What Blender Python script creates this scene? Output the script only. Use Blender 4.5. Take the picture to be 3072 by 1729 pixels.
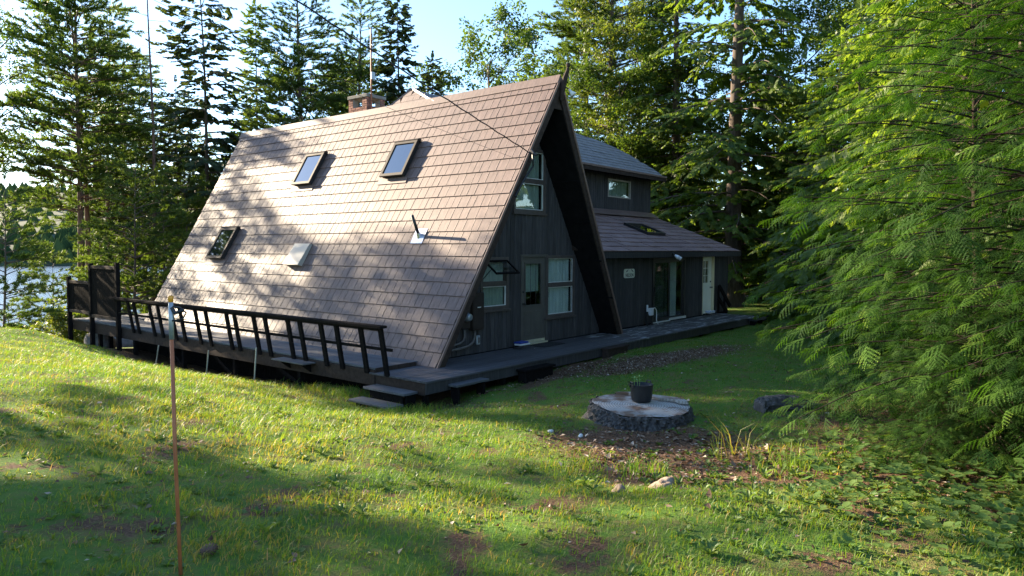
import bpy, math, random
import numpy as np
from mathutils import Vector, Matrix

for o in list(bpy.data.objects):
    bpy.data.objects.remove(o)
SC = bpy.context.scene
COL = SC.collection
R = math.radians
rng = np.random.default_rng(7)
random.seed(7)

# ------------------------------------------------------------------ camera
CAM_Z = 2.265
PIT, ROLL, YAW = R(3.167), R(0.211), R(38.858)
FW = Vector((math.cos(YAW) * math.cos(PIT), math.sin(YAW) * math.cos(PIT), -math.sin(PIT)))
RT0 = Vector((math.sin(YAW), -math.cos(YAW), 0))
UP0 = RT0.cross(FW)
RT = RT0 * math.cos(ROLL) + UP0 * math.sin(ROLL)
UP = UP0 * math.cos(ROLL) - RT0 * math.sin(ROLL)
cam = bpy.data.cameras.new("camera")
cam_o = bpy.data.objects.new("camera", cam)
COL.objects.link(cam_o)
cam.sensor_width = 36
cam.lens = 36 * 2130.63 / 3072
cam.clip_start = 0.05
cam.clip_end = 6000
m = Matrix((RT, UP, -FW)).transposed().to_4x4()
m.translation = (0, 0, CAM_Z)
cam_o.matrix_world = m
SC.camera = cam_o

# ------------------------------------------------------------------ sky, sun, exposure
SUN_EL = R(20.5)
SUN_AZ = R(96.7)                      # from +X towards +Y
SUN = Vector((math.cos(SUN_EL) * math.cos(SUN_AZ), math.cos(SUN_EL) * math.sin(SUN_AZ), math.sin(SUN_EL)))
world = bpy.data.worlds.new("World")
SC.world = world
world.use_nodes = True
wt = world.node_tree
sky = wt.nodes.new("ShaderNodeTexSky")
sky.sky_type = 'NISHITA'
sky.sun_disc = False
sky.sun_elevation = SUN_EL
sky.sun_rotation = math.atan2(SUN.x, SUN.y)
sky.altitude = 200
sky.air_density = 1.0
sky.dust_density = 0.35
sky.ozone_density = 3.5
bg = wt.nodes["Background"]
bg.inputs[1].default_value = 0.089
wt.links.new(sky.outputs[0], bg.inputs[0])
sun = bpy.data.lights.new("sun", 'SUN')
sun.energy = 4.5
sun.angle = R(0.55)
sun.color = (1.0, 0.83, 0.60)
sun_o = bpy.data.objects.new("sun", sun)
COL.objects.link(sun_o)
sun_o.rotation_euler = (-SUN).to_track_quat('-Z', 'Y').to_euler()
sun_o.location = SUN * 60
SC.view_settings.view_transform = 'Standard'
SC.view_settings.look = 'None'
SC.view_settings.gamma = 1
SC.view_settings.exposure = 2.28
SC.view_settings.use_curve_mapping = False
SC.cycles.use_denoising = True
SC.cycles.denoising_prefilter = 'NONE'
SC.cycles.max_bounces = 6
SC.cycles.diffuse_bounces = 3
SC.cycles.glossy_bounces = 3
SC.cycles.transmission_bounces = 4
SC.cycles.transparent_max_bounces = 12
SC.cycles.sample_clamp_indirect = 6

# ------------------------------------------------------------------ helpers
ORG = {}


def put(o, parent=None):
    COL.objects.link(o)
    if parent is not None:
        o.parent = parent
    return o


def tag(o, label=None, cat=None, group=None, kind=None):
    if label:
        o["label"] = label
    if cat:
        o["category"] = cat
    if group:
        o["group"] = group
    if kind:
        o["kind"] = kind
    return o


def thing(name, label, cat, loc, group=None):
    o = put(bpy.data.objects.new(name, None))
    o.location = loc
    o.empty_display_size = 0.2
    ORG[o.name] = Vector(loc)
    return tag(o, label, cat, group)


def root_org(p):
    while p.parent is not None:
        p = p.parent
    return ORG.get(p.name, Vector((0, 0, 0)))


def np_mesh(name, verts, faces, smooth=False, tint=None, fmat=None):
    """verts (n,3); faces: list of int arrays (k,3)/(k,4), or python lists"""
    me = bpy.data.meshes.new(name)
    verts = np.asarray(verts, dtype=np.float32).reshape(-1, 3)
    if isinstance(faces, np.ndarray):
        faces = [faces]
    if len(faces) and not isinstance(faces[0], np.ndarray):
        loops = np.array([i for f in faces for i in f], dtype=np.int32)
        sizes = np.array([len(f) for f in faces], dtype=np.int32)
    else:
        loops = np.concatenate([f.reshape(-1) for f in faces]).astype(np.int32)
        sizes = np.concatenate([np.full(len(f), f.shape[1], dtype=np.int32) for f in faces])
    starts = np.concatenate([[0], np.cumsum(sizes)[:-1]]).astype(np.int32)
    me.vertices.add(len(verts))
    me.vertices.foreach_set("co", verts.reshape(-1))
    me.loops.add(len(loops))
    me.loops.foreach_set("vertex_index", loops)
    me.polygons.add(len(sizes))
    me.polygons.foreach_set("loop_start", starts)
    me.polygons.foreach_set("loop_total", sizes)
    if smooth:
        me.polygons.foreach_set("use_smooth", np.ones(len(sizes), dtype=bool))
    if tint is not None:
        a = me.attributes.new("tint", 'FLOAT', 'POINT')
        a.data.foreach_set("value", np.asarray(tint, dtype=np.float32))
    if fmat is not None:
        me.polygons.foreach_set("material_index", np.asarray(fmat, dtype=np.int32))
    me.update(calc_edges=True)
    return me


class MB:
    """collects pieces of ONE part"""

    def __init__(self):
        self.v, self.f = [], []

    def add(self, vs, fs):
        n = len(self.v)
        self.v += [tuple(p) for p in vs]
        self.f += [[i + n for i in f] for f in fs]
        return self

    def box(self, x0, x1, y0, y1, z0, z1):
        vs = [(x0, y0, z0), (x1, y0, z0), (x1, y1, z0), (x0, y1, z0), (x0, y0, z1), (x1, y0, z1), (x1, y1, z1), (x0, y1, z1)]
        fs = [(0, 3, 2, 1), (4, 5, 6, 7), (0, 1, 5, 4), (1, 2, 6, 5), (2, 3, 7, 6), (3, 0, 4, 7)]
        return self.add(vs, fs)

    def cbox(self, x0, x1, y0, y1, z0, z1, c=0.004):
        """box with chamfered edges (via octagonal section on all rings)"""
        def ring(z, i):
            return [(x0 + i + c, y0 + i, z), (x1 - i - c, y0 + i, z), (x1 - i, y0 + i + c, z), (x1 - i, y1 - i - c, z),
                    (x1 - i - c, y1 - i, z), (x0 + i + c, y1 - i, z), (x0 + i, y1 - i - c, z), (x0 + i, y0 + i + c, z)]
        vs = ring(z0, c) + ring(z0 + c, 0) + ring(z1 - c, 0) + ring(z1, c)
        fs = [tuple(range(7, -1, -1)), tuple(range(24, 32))]
        for k in range(3):
            for j in range(8):
                a, b = k * 8 + j, k * 8 + (j + 1) % 8
                fs.append((a, b, b + 8, a + 8))
        return self.add(vs, fs)

    def bar(self, a, b, w, h, up=(0, 0, 1)):
        """square bar from a to b, w across, h along up"""
        a, b = Vector(a), Vector(b)
        d = (b - a).normalized()
        s = d.cross(Vector(up))
        if s.length < 1e-4:
            s = d.cross(Vector((1, 0, 0)))
        s.normalize()
        t = s.cross(d).normalized()
        vs = []
        for p in (a, b):
            for i, j in ((-1, -1), (1, -1), (1, 1), (-1, 1)):
                vs.append(p + s * (i * w / 2) + t * (j * h / 2))
        fs = [(0, 1, 2, 3), (7, 6, 5, 4), (0, 4, 5, 1), (1, 5, 6, 2), (2, 6, 7, 3), (3, 7, 4, 0)]
        return self.add(vs, fs)

    def tube(self, pts, rad, n=8, cap=True):
        pts = [Vector(p) for p in pts]
        if not hasattr(rad, '__len__'):
            rad = [rad] * len(pts)
        vs, fs = [], []
        ref = None
        for i, p in enumerate(pts):
            d = (pts[min(i + 1, len(pts) - 1)] - pts[max(i - 1, 0)]).normalized()
            if ref is None:
                ref = d.cross(Vector((0, 0, 1)))
                if ref.length < 1e-3:
                    ref = d.cross(Vector((1, 0, 0)))
            s = (ref - d * ref.dot(d)).normalized()
            t = d.cross(s)
            ref = s
            for k in range(n):
                a = 2 * math.pi * k / n
                vs.append(p + s * (rad[i] * math.cos(a)) + t * (rad[i] * math.sin(a)))
        for i in range(len(pts) - 1):
            for k in range(n):
                a, b = i * n + k, i * n + (k + 1) % n
                fs.append((a, b, b + n, a + n))
        if cap:
            fs.append(tuple(range(n - 1, -1, -1)))
            fs.append(tuple(range((len(pts) - 1) * n, len(pts) * n)))
        return self.add(vs, fs)

    def lathe(self, c, prof, n=20, axis='z'):
        c = Vector(c)
        vs, fs = [], []
        for r, h in prof:
            for k in range(n):
                a = 2 * math.pi * k / n
                q = (r * math.cos(a), r * math.sin(a), h)
                if axis == 'y':
                    q = (q[0], q[2], q[1])
                elif axis == 'x':
                    q = (q[2], q[0], q[1])
                vs.append(c + Vector(q))
        for i in range(len(prof) - 1):
            for k in range(n):
                a, b = i * n + k, i * n + (k + 1) % n
                fs.append((a, b, b + n, a + n))
        fs.append(tuple(range(n - 1, -1, -1)))
        fs.append(tuple(range((len(prof) - 1) * n, len(prof) * n)))
        return self.add(vs, fs)

    def prism(self, poly, off):
        """extrude a planar polygon (list of 3-vectors) by off"""
        off = Vector(off)
        n = len(poly)
        vs = [Vector(p) for p in poly] + [Vector(p) + off for p in poly]
        fs = [tuple(range(n - 1, -1, -1)), tuple(range(n, 2 * n))]
        for k in range(n):
            fs.append((k, (k + 1) % n, (k + 1) % n + n, k + n))
        return self.add(vs, fs)

    def build(self, name, mat, parent=None, smooth=False):
        me = bpy.data.meshes.new(name)
        org = root_org(parent) if parent is not None else Vector((0, 0, 0))
        me.from_pydata([tuple(Vector(p) - org) for p in self.v], [], self.f)
        if smooth:
            for p in me.polygons:
                p.use_smooth = True
        me.update()
        me.materials.append(mat)
        return put(bpy.data.objects.new(name, me), parent)

    def solo(self, name, mat, label, cat, loc, group=None, smooth=False):
        """one-mesh thing whose origin is loc"""
        me = bpy.data.meshes.new(name)
        org = Vector(loc)
        me.from_pydata([tuple(Vector(p) - org) for p in self.v], [], self.f)
        if smooth:
            for p in me.polygons:
                p.use_smooth = True
        me.update()
        me.materials.append(mat)
        o = put(bpy.data.objects.new(name, me))
        o.location = org
        return tag(o, label, cat, group)


# ------------------------------------------------------------------ materials
def mat(name):
    m_ = bpy.data.materials.new(name)
    m_.use_nodes = True
    nt = m_.node_tree
    return m_, nt, nt.nodes["Principled BSDF"]


def node(nt, t, **kw):
    n = nt.nodes.new(t)
    for k, v in kw.items():
        if k.startswith('i_'):
            n.inputs[k[2:].replace('_', ' ')].default_value = v
        else:
            setattr(n, k, v)
    return n


def ramp(nt, stops, interp='LINEAR'):
    r_ = nt.nodes.new("ShaderNodeValToRGB")
    r_.color_ramp.interpolation = interp
    e = r_.color_ramp.elements
    while len(e) < len(stops):
        e.new(0.5)
    for el, (p, c) in zip(e, stops):
        el.position = p
        el.color = (*c, 1) if len(c) == 3 else c
    return r_


def pos_noise(nt, scale, stretch=(1, 1, 1), detail=4, rough=0.6):
    """noise over world position"""
    g = nt.nodes.new("ShaderNodeNewGeometry")
    mp = nt.nodes.new("ShaderNodeMapping")
    mp.inputs['Scale'].default_value = stretch
    nt.links.new(g.outputs['Position'], mp.inputs[0])
    n = node(nt, "ShaderNodeTexNoise", i_Scale=scale, i_Detail=detail, i_Roughness=rough)
    nt.links.new(mp.outputs[0], n.inputs['Vector'])
    return n


def piece_var(nt, col, amt):
    """each board, brick or shingle differs a little in tone"""
    oi = nt.nodes.new("ShaderNodeObjectInfo")
    g = nt.nodes.new("ShaderNodeNewGeometry")
    ad = node(nt, "ShaderNodeMath", operation='ADD')
    nt.links.new(oi.outputs['Random'], ad.inputs[0])
    nt.links.new(g.outputs['Random Per Island'], ad.inputs[1])
    fr = node(nt, "ShaderNodeMath", operation='FRACT')
    nt.links.new(ad.outputs[0], fr.inputs[0])
    mr = node(nt, "ShaderNodeMapRange")
    mr.inputs[3].default_value, mr.inputs[4].default_value = 1 - amt, 1 + amt
    nt.links.new(fr.outputs[0], mr.inputs[0])
    vm = node(nt, "ShaderNodeVectorMath", operation='SCALE')
    nt.links.new(col, vm.inputs[0])
    nt.links.new(mr.outputs[0], vm.inputs['Scale'])
    return vm.outputs[0]


def noisy(name, stops, scale=4, stretch=(1, 1, 1), rough=0.6, bump=0.0, bscale=None, spec=0.5, metal=0.0, detail=5, rrange=None, var=0.0):
    m_, nt, p = mat(name)
    n = pos_noise(nt, scale, stretch, detail)
    r_ = ramp(nt, stops)
    nt.links.new(n.outputs[0], r_.inputs[0])
    nt.links.new(piece_var(nt, r_.outputs[0], var) if var else r_.outputs[0], p.inputs['Base Color'])
    p.inputs['Roughness'].default_value = rough
    p.inputs['Specular IOR Level'].default_value = spec
    p.inputs['Metallic'].default_value = metal
    if rrange:
        mr = node(nt, "ShaderNodeMapRange")
        mr.inputs[3].default_value, mr.inputs[4].default_value = rrange
        nt.links.new(n.outputs[0], mr.inputs[0])
        nt.links.new(mr.outputs[0], p.inputs['Roughness'])
    if bump:
        b = node(nt, "ShaderNodeBump", i_Strength=bump, i_Distance=0.01)
        n2 = pos_noise(nt, bscale or scale * 3, stretch, 6)
        nt.links.new(n2.outputs[0], b.inputs['Height'])
        nt.links.new(b.outputs[0], p.inputs['Normal'])
    return m_


M = {}
M['wall'] = noisy('dark_stain_board', [(0.25, (0.036, 0.033, 0.033)), (0.55, (0.060, 0.055, 0.054)), (0.8, (0.10, 0.090, 0.086))], 9, (3, 3, 0.25), 0.75, 0.4, 26, spec=0.25, var=.22)
M['black_wood'] = noisy('black_stained_wood', [(0.3, (0.008, 0.007, 0.007)), (0.7, (0.018, 0.015, 0.014))], 7, (2, 2, 2), 0.9, 0.25, 30, spec=0.03)
M['brown_wood'] = noisy('dark_brown_trim', [(0.3, (0.034, 0.023, 0.018)), (0.7, (0.064, 0.044, 0.035))], 6, (2, 2, 2), 0.8, 0.25, 30, spec=0.12)
M['soffit'] = noisy('black_soffit', [(0.3, (0.008, 0.008, 0.009)), (0.7, (0.016, 0.015, 0.016))], 5, (1, 1, 1), 0.95, spec=0.04)
M['window_trim'] = noisy('window_trim_brown', [(0.3, (0.065, 0.050, 0.044)), (0.7, (0.10, 0.080, 0.070))], 8, (1, 1, 1), 0.5)
M['white_strip'] = noisy('white_sash_strip', [(0.3, (0.60, 0.60, 0.57)), (0.7, (0.75, 0.75, 0.71))], 8, (1, 1, 1), 0.4)
M['door_paint'] = noisy('door_paint_grey_brown', [(0.3, (0.085, 0.077, 0.066)), (0.7, (0.11, 0.10, 0.085))], 3, (1, 1, 1), 0.42)
M['brass_sill'] = noisy('pale_threshold', [(0.3, (0.42, 0.37, 0.24)), (0.7, (0.55, 0.50, 0.33))], 12, (1, 1, 1), 0.4)
M['cream'] = noisy('cream_paint', [(0.3, (0.72, 0.62, 0.40)), (0.7, (0.80, 0.70, 0.46))], 3, (1, 1, 1), 0.45)
M['cream_white'] = noisy('white_door_paint', [(0.3, (0.78, 0.75, 0.60)), (0.7, (0.84, 0.81, 0.66))], 3, (1, 1, 1), 0.4)
M['alu'] = noisy('bare_aluminium', [(0.3, (0.55, 0.56, 0.58)), (0.7, (0.70, 0.70, 0.72))], 20, (1, 1, 1), 0.3, metal=0.9)
M['galv'] = noisy('galvanised_steel', [(0.3, (0.34, 0.37, 0.39)), (0.7, (0.50, 0.53, 0.55))], 30, (1, 1, 1), 0.45, metal=0.6)
M['rust'] = noisy('orange_rusty_paint', [(0.3, (0.30, 0.085, 0.030)), (0.7, (0.42, 0.14, 0.055))], 14, (1, 1, 0.6), 0.5)
M['orange_cap'] = noisy('orange_plastic', [(0.3, (0.72, 0.26, 0.02)), (0.7, (0.80, 0.34, 0.03))], 20, (1, 1, 1), 0.35)
M['black_plastic'] = noisy('black_plastic', [(0.3, (0.010, 0.010, 0.011)), (0.7, (0.020, 0.020, 0.022))], 12, (1, 1, 1), 0.42)
M['black_metal'] = noisy('black_metal', [(0.3, (0.012, 0.012, 0.012)), (0.7, (0.028, 0.026, 0.024))], 16, (1, 1, 1), 0.4)
M['white_plastic'] = noisy('white_plastic', [(0.3, (0.70, 0.72, 0.74)), (0.7, (0.80, 0.80, 0.80))], 10, (1, 1, 1), 0.35)
M['blue_plastic'] = noisy('blue_fabric', [(0.3, (0.010, 0.030, 0.22)), (0.7, (0.016, 0.050, 0.32))], 16, (1, 1, 1), 0.5)
M['box_brown'] = noisy('brown_painted_steel', [(0.3, (0.036, 0.027, 0.022)), (0.7, (0.050, 0.038, 0.031))], 4, (1, 1, 1), 0.6, spec=0.15)
M['conduit'] = noisy('grey_conduit', [(0.3, (0.10, 0.09, 0.08)), (0.7, (0.17, 0.15, 0.14))], 8, (1, 1, 1), 0.5)
M['brick'] = noisy('red_brick', [(0.25, (0.20, 0.075, 0.050)), (0.5, (0.34, 0.14, 0.095)), (0.8, (0.42, 0.22, 0.16))], 5.3, (1, 1, 1), 0.85, 0.4, 40, var=.3)
M['mortar'] = noisy('mortar', [(0.3, (0.28, 0.25, 0.22)), (0.7, (0.36, 0.33, 0.29))], 14, (1, 1, 1), 0.9)
M['concrete'] = noisy('weathered_concrete_cap', [(0.3, (0.16, 0.14, 0.12)), (0.7, (0.32, 0.29, 0.25))], 7, (1, 1, 1), 0.9, 0.4)
M['rubber_mat'] = noisy('black_doormat', [(0.3, (0.012, 0.012, 0.012)), (0.7, (0.028, 0.027, 0.026))], 40, (1, 1, 1), 0.85, 0.8, 120)
M['stone'] = noisy('grey_fieldstone', [(0.25, (0.12, 0.115, 0.11)), (0.55, (0.24, 0.225, 0.21)), (0.8, (0.38, 0.355, 0.33))], 6, (1, 1, 1), 0.9, 0.7, 24)
M['bark'] = noisy('conifer_bark', [(0.25, (0.050, 0.034, 0.026)), (0.55, (0.11, 0.082, 0.064)), (0.8, (0.20, 0.155, 0.125))], 7, (2, 2, 0.45), 0.9, 0.8, 20)
M['dark_bark'] = noisy('dark_hemlock_bark', [(0.25, (0.022, 0.015, 0.012)), (0.55, (0.045, 0.032, 0.026)), (0.8, (0.085, 0.064, 0.052))], 7, (2, 2, 0.45), 0.9, 0.6, 20, spec=0.1)
M['bark_red'] = noisy('red_pine_bark', [(0.25, (0.075, 0.042, 0.030)), (0.55, (0.16, 0.095, 0.066)), (0.8, (0.26, 0.17, 0.125))], 7, (2, 2, 0.45), 0.9, 0.8, 20)
M['stump_bark'] = noisy('stump_bark', [(0.25, (0.030, 0.026, 0.025)), (0.55, (0.085, 0.076, 0.072)), (0.8, (0.19, 0.17, 0.16))], 16, (1.4, 1.4, 0.5), 0.92, 1.0, 36)
M['soil_pot'] = noisy('potting_soil', [(0.3, (0.020, 0.014, 0.010)), (0.7, (0.05, 0.036, 0.026))], 40, (1, 1, 1), 0.95)
M['curtain'] = noisy('pale_green_curtain', [(0.3, (0.36, 0.42, 0.39)), (0.7, (0.50, 0.56, 0.53))], 5, (4, 4, 0.3), 0.8)
M['curtain_dark'] = noisy('olive_curtain', [(0.3, (0.20, 0.25, 0.21)), (0.7, (0.30, 0.36, 0.30))], 5, (4, 4, 0.3), 0.8)
M['room'] = noisy('dim_interior', [(0.3, (0.03, 0.03, 0.03)), (0.7, (0.05, 0.05, 0.05))], 2, (1, 1, 1), 0.9)
M['sign_face'] = noisy('white_sign_board', [(0.3, (0.70, 0.70, 0.58)), (0.7, (0.78, 0.78, 0.66))], 9, (1, 1, 1), 0.5)
M['ink'] = noisy('dark_sign_ink', [(0.3, (0.035, 0.035, 0.030)), (0.7, (0.05, 0.05, 0.045))], 9, (1, 1, 1), 0.6)
M['lamp_glass'] = noisy('pale_lamp_lens', [(0.3, (0.55, 0.62, 0.80)), (0.7, (0.70, 0.75, 0.88))], 9, (1, 1, 1), 0.15)
M['flashing'] = noisy('brown_metal_flashing', [(0.3, (0.17, 0.105, 0.085)), (0.7, (0.23, 0.15, 0.12))], 3, (1, 1, 1), 0.45)


def roof_metal():
    m_, nt, p = mat('brown_metal_shingle')
    n = pos_noise(nt, 5.0, (1, 2.2, 1), 3)
    r_ = ramp(nt, [(0.25, (0.118, 0.071, 0.057)), (0.5, (0.158, 0.097, 0.078)), (0.8, (0.205, 0.134, 0.110))])
    nt.links.new(n.outputs[0], r_.inputs[0])
    # fine streaks running up the slope (stamped wood grain)
    g = pos_noise(nt, 1.0, (1.2, 42, 1.2), 3)
    mix = node(nt, "ShaderNodeMix", data_type='RGBA', blend_type='OVERLAY')
    mix.inputs[0].default_value = 0.45
    nt.links.new(r_.outputs[0], mix.inputs[6])
    nt.links.new(g.outputs[0], mix.inputs[7])
    nt.links.new(piece_var(nt, mix.outputs[2], .07), p.inputs['Base Color'])
    mr = node(nt, "ShaderNodeMapRange")
    mr.inputs[3].default_value, mr.inputs[4].default_value = 0.48, 0.70
    nt.links.new(g.outputs[0], mr.inputs[0])
    nt.links.new(mr.outputs[0], p.inputs['Roughness'])
    p.inputs['Specular IOR Level'].default_value = 0.55
    b = node(nt, "ShaderNodeBump", i_Strength=0.35, i_Distance=0.006)
    nt.links.new(g.outputs[0], b.inputs['Height'])
    nt.links.new(b.outputs[0], p.inputs['Normal'])
    return m_


M['roof_metal'] = roof_metal()
M['asphalt_shingle'] = noisy('brown_asphalt_shingle', [(0.3, (0.21, 0.130, 0.112)), (0.5, (0.27, 0.175, 0.152)), (0.75, (0.33, 0.22, 0.19))], 3.5, (1, 1, 1), 0.85, 0.5, 160, spec=0.3, var=.12)
M['grey_shingle'] = noisy('grey_brown_asphalt_shingle', [(0.3, (0.18, 0.17, 0.17)), (0.5, (0.23, 0.215, 0.215)), (0.75, (0.28, 0.265, 0.26))], 3.5, (1, 1, 1), 0.7, 0.5, 160)


def deck_mat(name, dark, mid, worn, amount):
    m_, nt, p = mat(name)
    n = pos_noise(nt, 3.0, (0.35, 5, 5), 5)
    r_ = ramp(nt, [(0.3, dark), (0.7, mid)])
    nt.links.new(n.outputs[0], r_.inputs[0])
    w = pos_noise(nt, 2.2, (0.8, 2.2, 1), 6, 0.7)
    wr = ramp(nt, [(amount, (0, 0, 0)), (amount + 0.10, (1, 1, 1))])
    nt.links.new(w.outputs[0], wr.inputs[0])
    mix = node(nt, "ShaderNodeMix", data_type='RGBA')
    nt.links.new(wr.outputs[0], mix.inputs[0])
    nt.links.new(r_.outputs[0], mix.inputs[6])
    mix.inputs[7].default_value = (*worn, 1)
    nt.links.new(piece_var(nt, mix.outputs[2], .18), p.inputs['Base Color'])
    p.inputs['Roughness'].default_value = 0.65
    p.inputs['Specular IOR Level'].default_value = 0.3
    b = node(nt, "ShaderNodeBump", i_Strength=0.4, i_Distance=0.004)
    nt.links.new(n.outputs[0], b.inputs['Height'])
    nt.links.new(b.outputs[0], p.inputs['Normal'])
    return m_


M['deck'] = deck_mat('dark_stained_deck', (0.060, 0.056, 0.058), (0.105, 0.10, 0.104), (0.19, 0.185, 0.18), 0.64)
M['deck_worn'] = deck_mat('worn_deck', (0.065, 0.058, 0.055), (0.11, 0.10, 0.095), (0.36, 0.36, 0.35), 0.51)
M['deck_side'] = deck_mat('side_deck_grey', (0.075, 0.076, 0.080), (0.13, 0.128, 0.128), (0.20, 0.195, 0.185), 0.6)


def glass(name, tint=(0.95, 0.98, 0.97), dark=0.0):
    m_, nt, p = mat(name)
    nt.nodes.remove(p)
    out = nt.nodes["Material Output"]
    tr = node(nt, "ShaderNodeBsdfTransparent")
    tr.inputs[0].default_value = (*tint, 1)
    gl = node(nt, "ShaderNodeBsdfGlossy", i_Roughness=0.02)
    gl.inputs[0].default_value = (1, 1, 1, 1)
    lw = node(nt, "ShaderNodeLayerWeight", i_Blend=0.5)
    pw = node(nt, "ShaderNodeMath", operation='POWER')
    nt.links.new(lw.outputs['Facing'], pw.inputs[0])
    pw.inputs[1].default_value = 4.0
    fr = node(nt, "ShaderNodeMath", operation='MULTIPLY_ADD')
    nt.links.new(pw.outputs[0], fr.inputs[0])
    fr.inputs[1].default_value = 0.90
    fr.inputs[2].default_value = 0.07
    mx = node(nt, "ShaderNodeMixShader")
    nt.links.new(fr.outputs[0], mx.inputs[0])
    nt.links.new(tr.outputs[0], mx.inputs[1])
    nt.links.new(gl.outputs[0], mx.inputs[2])
    nt.links.new(mx.outputs[0], out.inputs[0])
    return m_


M['glass'] = glass('window_glass')
M['screen'] = glass('insect_screen_glass', (0.55, 0.58, 0.56))


def skylight_glass():
    m_, nt, p = mat('dark_skylight_glass')
    p.inputs['Base Color'].default_value = (0.012, 0.016, 0.016, 1)
    p.inputs['Roughness'].default_value = 0.03
    p.inputs['IOR'].default_value = 1.9
    p.inputs['Specular IOR Level'].default_value = 0.9
    p.inputs['Coat Weight'].default_value = 1.0
    p.inputs['Coat Roughness'].default_value = 0.02
    return m_


M['skyglass'] = skylight_glass()


def leaf_mat(name, stops, trans=0.4, tcol=(1.7, 1.5, 0.55), rough=0.5, spec=0.35):
    """leaf: own colour from per-leaf tint, thin and translucent"""
    m_, nt, p = mat(name)
    a = node(nt, "ShaderNodeAttribute", attribute_name='tint')
    r_ = ramp(nt, stops)
    nt.links.new(a.outputs['Fac'], r_.inputs[0])
    nt.links.new(r_.outputs[0], p.inputs['Base Color'])
    p.inputs['Roughness'].default_value = rough
    p.inputs['Specular IOR Level'].default_value = spec
    t = node(nt, "ShaderNodeBsdfTranslucent")
    mx = node(nt, "ShaderNodeMix", data_type='RGBA', blend_type='MULTIPLY')
    mx.inputs[0].default_value = 1
    nt.links.new(r_.outputs[0], mx.inputs[6])
    mx.inputs[7].default_value = (*tcol, 1)
    nt.links.new(mx.outputs[2], t.inputs[0])
    ms = node(nt, "ShaderNodeMixShader")
    ms.inputs[0].default_value = trans
    nt.links.new(p.outputs[0], ms.inputs[1])
    nt.links.new(t.outputs[0], ms.inputs[2])
    nt.links.new(ms.outputs[0], nt.nodes["Material Output"].inputs[0])
    return m_


M['pine'] = leaf_mat('pine_needles', [(0.0, (0.042, 0.075, 0.018)), (0.5, (0.080, 0.130, 0.028)), (1.0, (0.14, 0.19, 0.042))], 0.45, (1.45, 1.45, 0.5))
M['spruce'] = leaf_mat('spruce_needles', [(0.0, (0.026, 0.046, 0.020)), (0.5, (0.050, 0.080, 0.030)), (1.0, (0.09, 0.120, 0.040))], 0.32)
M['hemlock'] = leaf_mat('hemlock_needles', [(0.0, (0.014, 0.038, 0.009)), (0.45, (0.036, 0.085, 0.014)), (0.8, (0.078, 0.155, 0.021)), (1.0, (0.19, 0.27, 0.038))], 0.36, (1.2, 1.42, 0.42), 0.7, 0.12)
M['hemlock_far'] = leaf_mat('hemlock_boughs', [(0.0, (0.060, 0.105, 0.024)), (0.5, (0.105, 0.165, 0.034)), (1.0, (0.18, 0.235, 0.050))], 0.55, (1.5, 1.5, 0.5))
M['maple'] = leaf_mat('broad_leaves', [(0.0, (0.040, 0.085, 0.016)), (0.5, (0.070, 0.130, 0.024)), (1.0, (0.125, 0.185, 0.036))], 0.45)
M['birch'] = leaf_mat('yellow_green_leaves', [(0.0, (0.070, 0.115, 0.022)), (0.5, (0.110, 0.160, 0.030)), (1.0, (0.18, 0.21, 0.042))], 0.45)
M['grass'] = leaf_mat('grass_blades', [(0.0, (0.095, 0.205, 0.030)), (0.4, (0.140, 0.235, 0.030)), (0.72, (0.205, 0.235, 0.034)), (0.9, (0.29, 0.25, 0.055)), (1.0, (0.36, 0.25, 0.11))], 0.46)
M['weed'] = leaf_mat('broadleaf_weeds', [(0.0, (0.065, 0.135, 0.034)), (0.5, (0.105, 0.185, 0.044)), (1.0, (0.17, 0.235, 0.055))], 0.40)
M['litter'] = leaf_mat('dead_leaves', [(0.0, (0.075, 0.042, 0.026)), (0.4, (0.16, 0.095, 0.058)), (0.75, (0.30, 0.21, 0.14)), (1.0, (0.55, 0.47, 0.38))], 0.15, (1.1, 0.9, 0.7), 0.8)

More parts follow.
